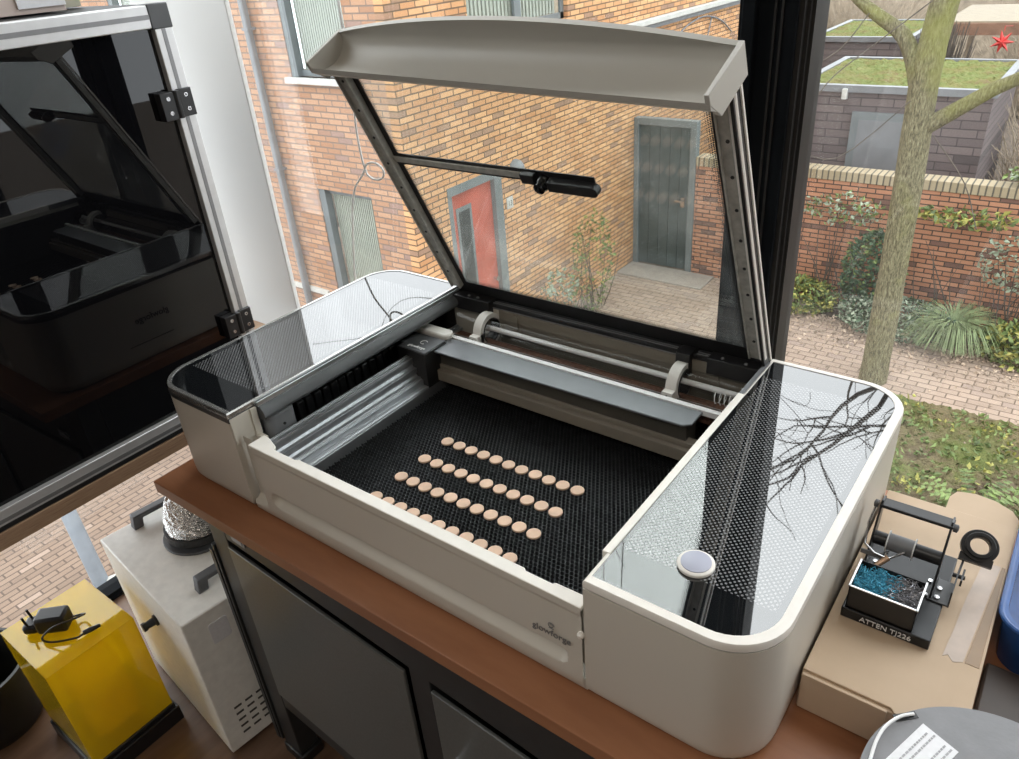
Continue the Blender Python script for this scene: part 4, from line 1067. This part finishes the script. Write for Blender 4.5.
for k in range(14):
    a = 2*PI*k/14; r = .17 if k % 2 == 0 else .065; q.append((c.x+r*math.cos(a), c.z+r*math.sin(a)))
m.add([(x, c.y-.0, z) for x, z in q] + [(c.x, c.y-.05, c.z), (c.x, c.y+.05, c.z)], [(i, (i+1) % 14, 14) for i in range(14)] + [((i+1) % 14, i, 15) for i in range(14)])
m.tube([(c.x, c.y, c.z+.15), (c.x, c.y+.0, c.z+.22), (c.x, 14.83, -1.10)], .006, 5)
o = m.build('star_ornament', 'star_red'); tag(o, 'red star ornament hanging from the timber canopy', 'ornament')

# --- plants
def sticks(m, n, q, base, spread, h, r, lean=.35, seg=4, curl=.12):
    for k in range(n):
        p = Vector((base[0]+q.uniform(-spread[0], spread[0]), base[1]+q.uniform(-spread[1], spread[1]), base[2])); pts = [p]
        d = Vector((q.uniform(-lean, lean), q.uniform(-lean, lean), 1)).normalized(); L = h*q.uniform(.5, 1)/seg
        for j in range(seg):
            d = (d+Vector((q.uniform(-curl, curl), q.uniform(-curl, curl), q.uniform(-.05, .05)))).normalized(); p = p+d*L; pts.append(p)
        rr_ = r*q.uniform(.5, 1); m.tube(pts, [rr_*(1-.7*j/seg) for j in range(seg+1)], 4, caps=False)
def leaves(m, n, q, c, R_, size):
    for k in range(n):
        while True:
            v = Vector((q.uniform(-1, 1), q.uniform(-1, 1), q.uniform(-1, 1)))
            if v.length < 1: break
        v = v.normalized()*v.length**.4
        p = Vector((c[0]+v.x*R_[0], c[1]+v.y*R_[1], c[2]+v.z*R_[2]))
        a = Vector((q.uniform(-1, 1), q.uniform(-1, 1), q.uniform(-.6, .8))).normalized(); b_ = a.cross(Vector((q.uniform(-1, 1), q.uniform(-1, 1), q.uniform(-1, 1)))).normalized()
        s_ = size*q.uniform(.6, 1.3); n3 = a.cross(b_)*s_*.15
        m.add([p, p+a*s_*.5+b_*s_*.28+n3, p+a*s_, p+a*s_*.5-b_*s_*.28+n3], [(0, 1, 2, 3)])
def shrub(name, lab, c, R_, n, mats, size, seed, twig=8, z0=G):
    q = random.Random(seed)
    t_ = thing(name, lab, 'shrub', (c[0], c[1], z0))
    m = MB(); sticks(m, twig, q, (c[0], c[1], z0), (R_[0]*.5, R_[1]*.5), (c[2]-z0)+R_[2]*.8, .012); m.build('stem', 'twig_dark', t_, fix=False)
    for i, (mt, fr_) in enumerate(mats):
        m = MB(); leaves(m, int(n*fr_), q, c, R_, size); m.build('foliage' if i == 0 else 'pale_leaves', mt, t_, fix=False)
    return t_
shrub('leafy_bush', 'low green bush at the garden wall beside the black window post', (-1.75, 9.38, G+.18), (.55, .36, .26), 1500, (('leaf_green', .7), ('leaf_yellow', .3)), .07, 11)
shrub('ivy_bush', 'dark ivy bush climbing the garden wall behind the tree trunk', (-.83, 9.43, G+.62), (.38, .20, .62), 1900, (('leaf_dark', .8), ('leaf_green', .2)), .07, 12)
shrub('ground_cover', 'grey-green low bush at the foot of the tree', (-.45, 9.2, G+.20), (.70, .42, .26), 1900, (('leaf_dark', .45), ('leaf_pale', .55)), .06, 13)
shrub('yellow_bush', 'low bush with yellow-green leaves right of the ornamental grass', (1.0, 9.15, G+.18), (.50, .40, .26), 1200, (('leaf_green', .6), ('leaf_yellow', .4)), .09, 14)
shrub('silver_shrub', 'thin shrub with silvery leaves against the garden wall at the right', (.62, 9.50, G+1.0), (.36, .12, .34), 260, (('leaf_pale', 1),), .065, 15, 14)
shrub('climbing_rose', 'thin climbing plant with yellow-green leaves below the wall coping', (.0, 9.63, WT-.36), (.55, .12, .10), 170, (('leaf_yellow', .5), ('leaf_green', .5)), .10, 16, 6)
shrub('trailing_vine', 'twiggy vine with few leaves on the wall left of the tree', (-1.35, 9.62, WT-.42), (.50, .12, .22), 260, (('leaf_green', .5), ('leaf_pale', .5)), .07, 17, 14)
shrub('hanging_foliage', 'pale green foliage over the coping at the right end of the wall', (.75, 9.95, WT+.13), (.45, .22, .12), 420, (('leaf_pale', .6), ('leaf_green', .4)), .08, 18, 3)
shrub('doorstep_shrub', 'slim green shrub against the brick house wall left of the gate', (-4.12, 8.0, G+.75), (.22, .42, .75), 420, (('leaf_green', .75), ('leaf_yellow', .25)), .065, 19, 14)
shrub('young_shrub', 'sparse pale shrub against the brick wall beside the red door', (-4.12, 7.1, G+.45), (.22, .32, .5), 260, (('leaf_pale', .6), ('leaf_green', .4)), .08, 20, 12)
q = random.Random(21); tf = thing('ornamental_grass', 'arching tuft of ornamental grass at the foot of the garden wall', 'grass', (.21, 9.12, G))
m = MB()
for k in range(520):
    a = q.uniform(0, 2*PI); d = Vector((math.cos(a), math.sin(a), 0)); L = q.uniform(.35, .62); b0 = Vector((.21, 9.12, G))+d*q.uniform(0, .08); w_ = d.cross(Vector((0, 0, 1)))*.006
    pts = [b0, b0+d*L*.25+Vector((0, 0, L*.7)), b0+d*L*.65+Vector((0, 0, L*.75)), b0+d*L+Vector((0, 0, L*.35))]
    vs = []
    for i, p in enumerate(pts): vs += [p-w_*(1-i*.25), p+w_*(1-i*.25)]
    m.add(vs, [(0, 1, 3, 2), (2, 3, 5, 4), (4, 5, 7, 6)])
m.build('blades', 'grass_blade', tf, fix=False)
# lawn patch at lower right with weeds, leaf litter, fern
lw = MB(); q = random.Random(22)
lw.grid(lambda u, v: (-.9+6*u, 2.4+5.22*v, G+.01+q.uniform(0, .05)), 150, 130); o = struct(lw.build('lawn', 'lawn', fix=False))
m = MB(); q = random.Random(23); 
for k in range(3400): leaves(m, 1, q, (q.uniform(-.8, 4), q.uniform(4.2, 7.55), G+.07), (.04, .04, .04), .075)
o = m.build('weeds', 'leaf_green', fix=False); tag(o, 'small green weeds scattered over the lawn patch', 'weeds', kind='stuff')
m = MB(); 
for k in range(70):
    cx_, cy_ = q.uniform(-.7, 3.5), q.uniform(5.2, 7.5); leaves(m, 9, q, (cx_, cy_, G+.10), (.14, .14, .04), .065)
o = m.build('yellow_weeds', 'leaf_yellow', fix=False); tag(o, 'clumps of yellow-green leaves on the lawn patch', 'weeds', kind='stuff')
m = MB()
for k in range(2600):
    x = q.uniform(-2.0, 3.5); y = 9.3 - abs(q.gauss(0, .45)) + (0 if x < .5 else -.3*(x-.5)*q.random()); leaves(m, 1, q, (x, y, G+.012), (.01, .01, .004), .05)
for k in range(900): leaves(m, 1, q, (q.uniform(-4.4, 3), q.uniform(5, 9), G+.012), (.01, .01, .004), .035)
o = m.build('leaf_litter', 'leaf_litter', fix=False); tag(o, 'dry leaves lying on the courtyard paving', 'leaves', kind='stuff')
q = random.Random(24); fr_ = thing('fern', 'bright green leafy plant on the lawn behind the cardboard box', 'plant', (1.0, 5.75, G))
m = MB()
for k in range(26):
    a = q.uniform(0, 2*PI); d = Vector((math.cos(a), math.sin(a), 0)); L = q.uniform(.25, .5); side = d.cross(Vector((0, 0, 1)))
    for j in range(9):
        t_ = j/9; p = Vector((1.0, 5.75, G+.02))+d*L*t_+Vector((0, 0, .30*math.sin(t_*2.2))); w_ = .07*(1-t_)+.015
        for sg in (-1, 1): m.add([p, p+side*sg*w_+d*.02, p+side*sg*w_*.9+d*.045+Vector((0, 0, -.01)), p+d*.035], [(0, 1, 2, 3)])
m.build('fronds', 'leaf_green', fr_, fix=False)
# hedges of bare twigs behind the sheds
def thicket(lab, x0, x1, y, h, n, seed, mat='twig_pale', dy=.5):
    q = random.Random(seed); m = MB(); sticks(m, n, q, ((x0+x1)/2, y, G), ((x1-x0)/2, dy), h, .014, .25, 6, .38)
    o = m.build('bare_hedge', mat, fix=False); tag(o, lab, 'hedge'); return o
thicket('pale bare hedge behind the far shed, beside the window post', -8.5, -3.6, 21.6, 3.6, 2400, 31)
thicket('dark bare bush at the right end of the near shed', .35, 1.9, 12.9, 2.7, 800, 32, 'twig_pale', .6)
thicket('brown bare hedge under and behind the timber canopy', -1.0, 4.5, 22.6, 3.4, 2400, 33, 'twig_pale', .7)
m = MB(); q = random.Random(34); sticks(m, 500, q, (-1.30, 14.1, G), (.10, .1), 3.1, .02, .04, 5, .06); o = m.build('dark_conifer', 'twig_dark', fix=False); tag(o, 'slim dark bare shrub between tree trunk and canopy', 'shrub')
struct(MB().box(-30, 30, 26, 26.3, G, -.4).build('far_fence', 'twig_pale'))

# --- the tree in the courtyard: trunk, two limbs, a bare crown overhead
tree = thing('courtyard_tree', 'mossy bare tree standing in the courtyard in front of the garden wall', 'tree', (-.335, 7.9, G))
tp = [(-.335, 7.9, G-.05), (-.335, 7.9, -3.5), (-.345, 7.9, -2.6), (-.36, 7.9, -1.68), (-.385, 7.9, -1.0), (-.39, 7.9, -.6), (-.36, 7.92, -.15), (-.30, 7.95, .5), (-.15, 8.0, 1.3)]
MB().tube(catmull([Vector(p) for p in tp], 5), [.150]*3+[.142]*6+[.135]*10+[.130]*8+[.122]*6+[.112]*4+[.10]*4, 18).build('trunk', 'bark', tree, smooth=True)
l1 = [(-.42, 7.9, -.85), (-.52, 7.9, -.56), (-.66, 7.9, -.34), (-.88, 7.9, -.19), (-1.10, 7.9, -.03), (-1.45, 7.8, .35), (-1.9, 7.6, 1.0)]
l2 = [(-.36, 7.9, -1.20), (-.20, 7.88, -1.08), (.0, 7.85, -.93), (.20, 7.82, -.78), (.40, 7.80, -.66), (.8, 7.7, -.35), (1.3, 7.5, .3), (1.7, 7.3, 1.2)]
MB().tube(catmull([Vector(p) for p in l1], 4), [.085 - .0022*k for k in range(25)], 14).build('limb', 'bark', tree, smooth=True)
MB().tube(catmull([Vector(p) for p in l2], 4), [.085 - .0019*k for k in range(29)], 14).build('limb', 'bark', tree, smooth=True)
q = random.Random(77); m = MB()
def branch(p, d, L, r, depth):
    pts = [p]; n_ = 6; kids = []
    for i in range(n_):
        d = (d + Vector((q.uniform(-.26, .26), q.uniform(-.26, .26), q.uniform(-.14, .20)))).normalized(); p = p + d*L/n_; pts.append(p)
        if depth > 0 and i >= 1 and q.random() < .40: kids.append((p, d, i))
    m.tube(pts, [max(r*(1-.55*i/n_), .0035) for i in range(n_+1)], 5 if depth < 2 else 8, caps=False)
    if depth > 0:
        for p_, d_, i in kids + [(p, d, n_)]:
            nd = (d_ + Vector((q.uniform(-.95, .95), q.uniform(-.95, .95), q.uniform(-.35, .55)))).normalized()
            branch(p_, nd, L*q.uniform(.55, .8), r*(.62-.02*i), depth-1)
for p, d, L, r in ((tp[-1], (.2, -.4, 1), 2.6, .085), (tp[-2], (-.3, -.7, .9), 2.6, .06), (l1[-1], (-.6, -.3, 1), 2.4, .05), (l1[4], (-.3, -.7, .8), 2.2, .035),
                   (l2[-1], (.5, -.2, 1), 2.4, .05), (l2[5], (.0, -.6, .9), 2.2, .035), (tp[-1], (-.8, .1, 1), 2.4, .06), (tp[-1], (.6, .1, 1), 2.4, .06)):
    branch(Vector(p), Vector(d).normalized(), L, r, 4)
m.build('crown_branches', 'twig_dark', tree, fix=False)['kind'] = 'stuff'
m = MB()
for pts in ([(.0, 7.6, .35), (-.35, 7.5, .0), (-.75, 7.4, -.35), (-1.05, 7.3, -.62), (-1.2, 7.25, -.85)], [(-.95, 7.8, -.15), (-1.1, 7.6, -.42), (-1.35, 7.5, -.60)], [(-.45, 7.75, -.9), (-1.0, 7.6, -1.45), (-1.4, 7.5, -1.35)], [(-.2, 7.75, -1.2), (.15, 7.7, -1.6), (.35, 7.6, -2.0)]):
    m.tube(catmull([Vector(p) for p in pts], 4), .0055, 5)
m.build('twigs', 'twig_dark', tree)

# --- bollard on the street side
bo = thing('bollard', 'grey round-topped bollard standing on the paving outside the side window', 'bollard', (-5.0, 1.08, G))
MB().lathe([(.066, 0), (.062, .89), (.056, .94), (.040, .975), (.012, .99)], (-5.0, 1.08, G), n=28).build('post', 'bollard_grey', bo, smooth=True)
MB().prism([(-5.0, 1.08), (-4.70, 1.22), (-4.86, 1.40)], 'z', G, G+.10).build('base_plate', 'pale_stone', bo)
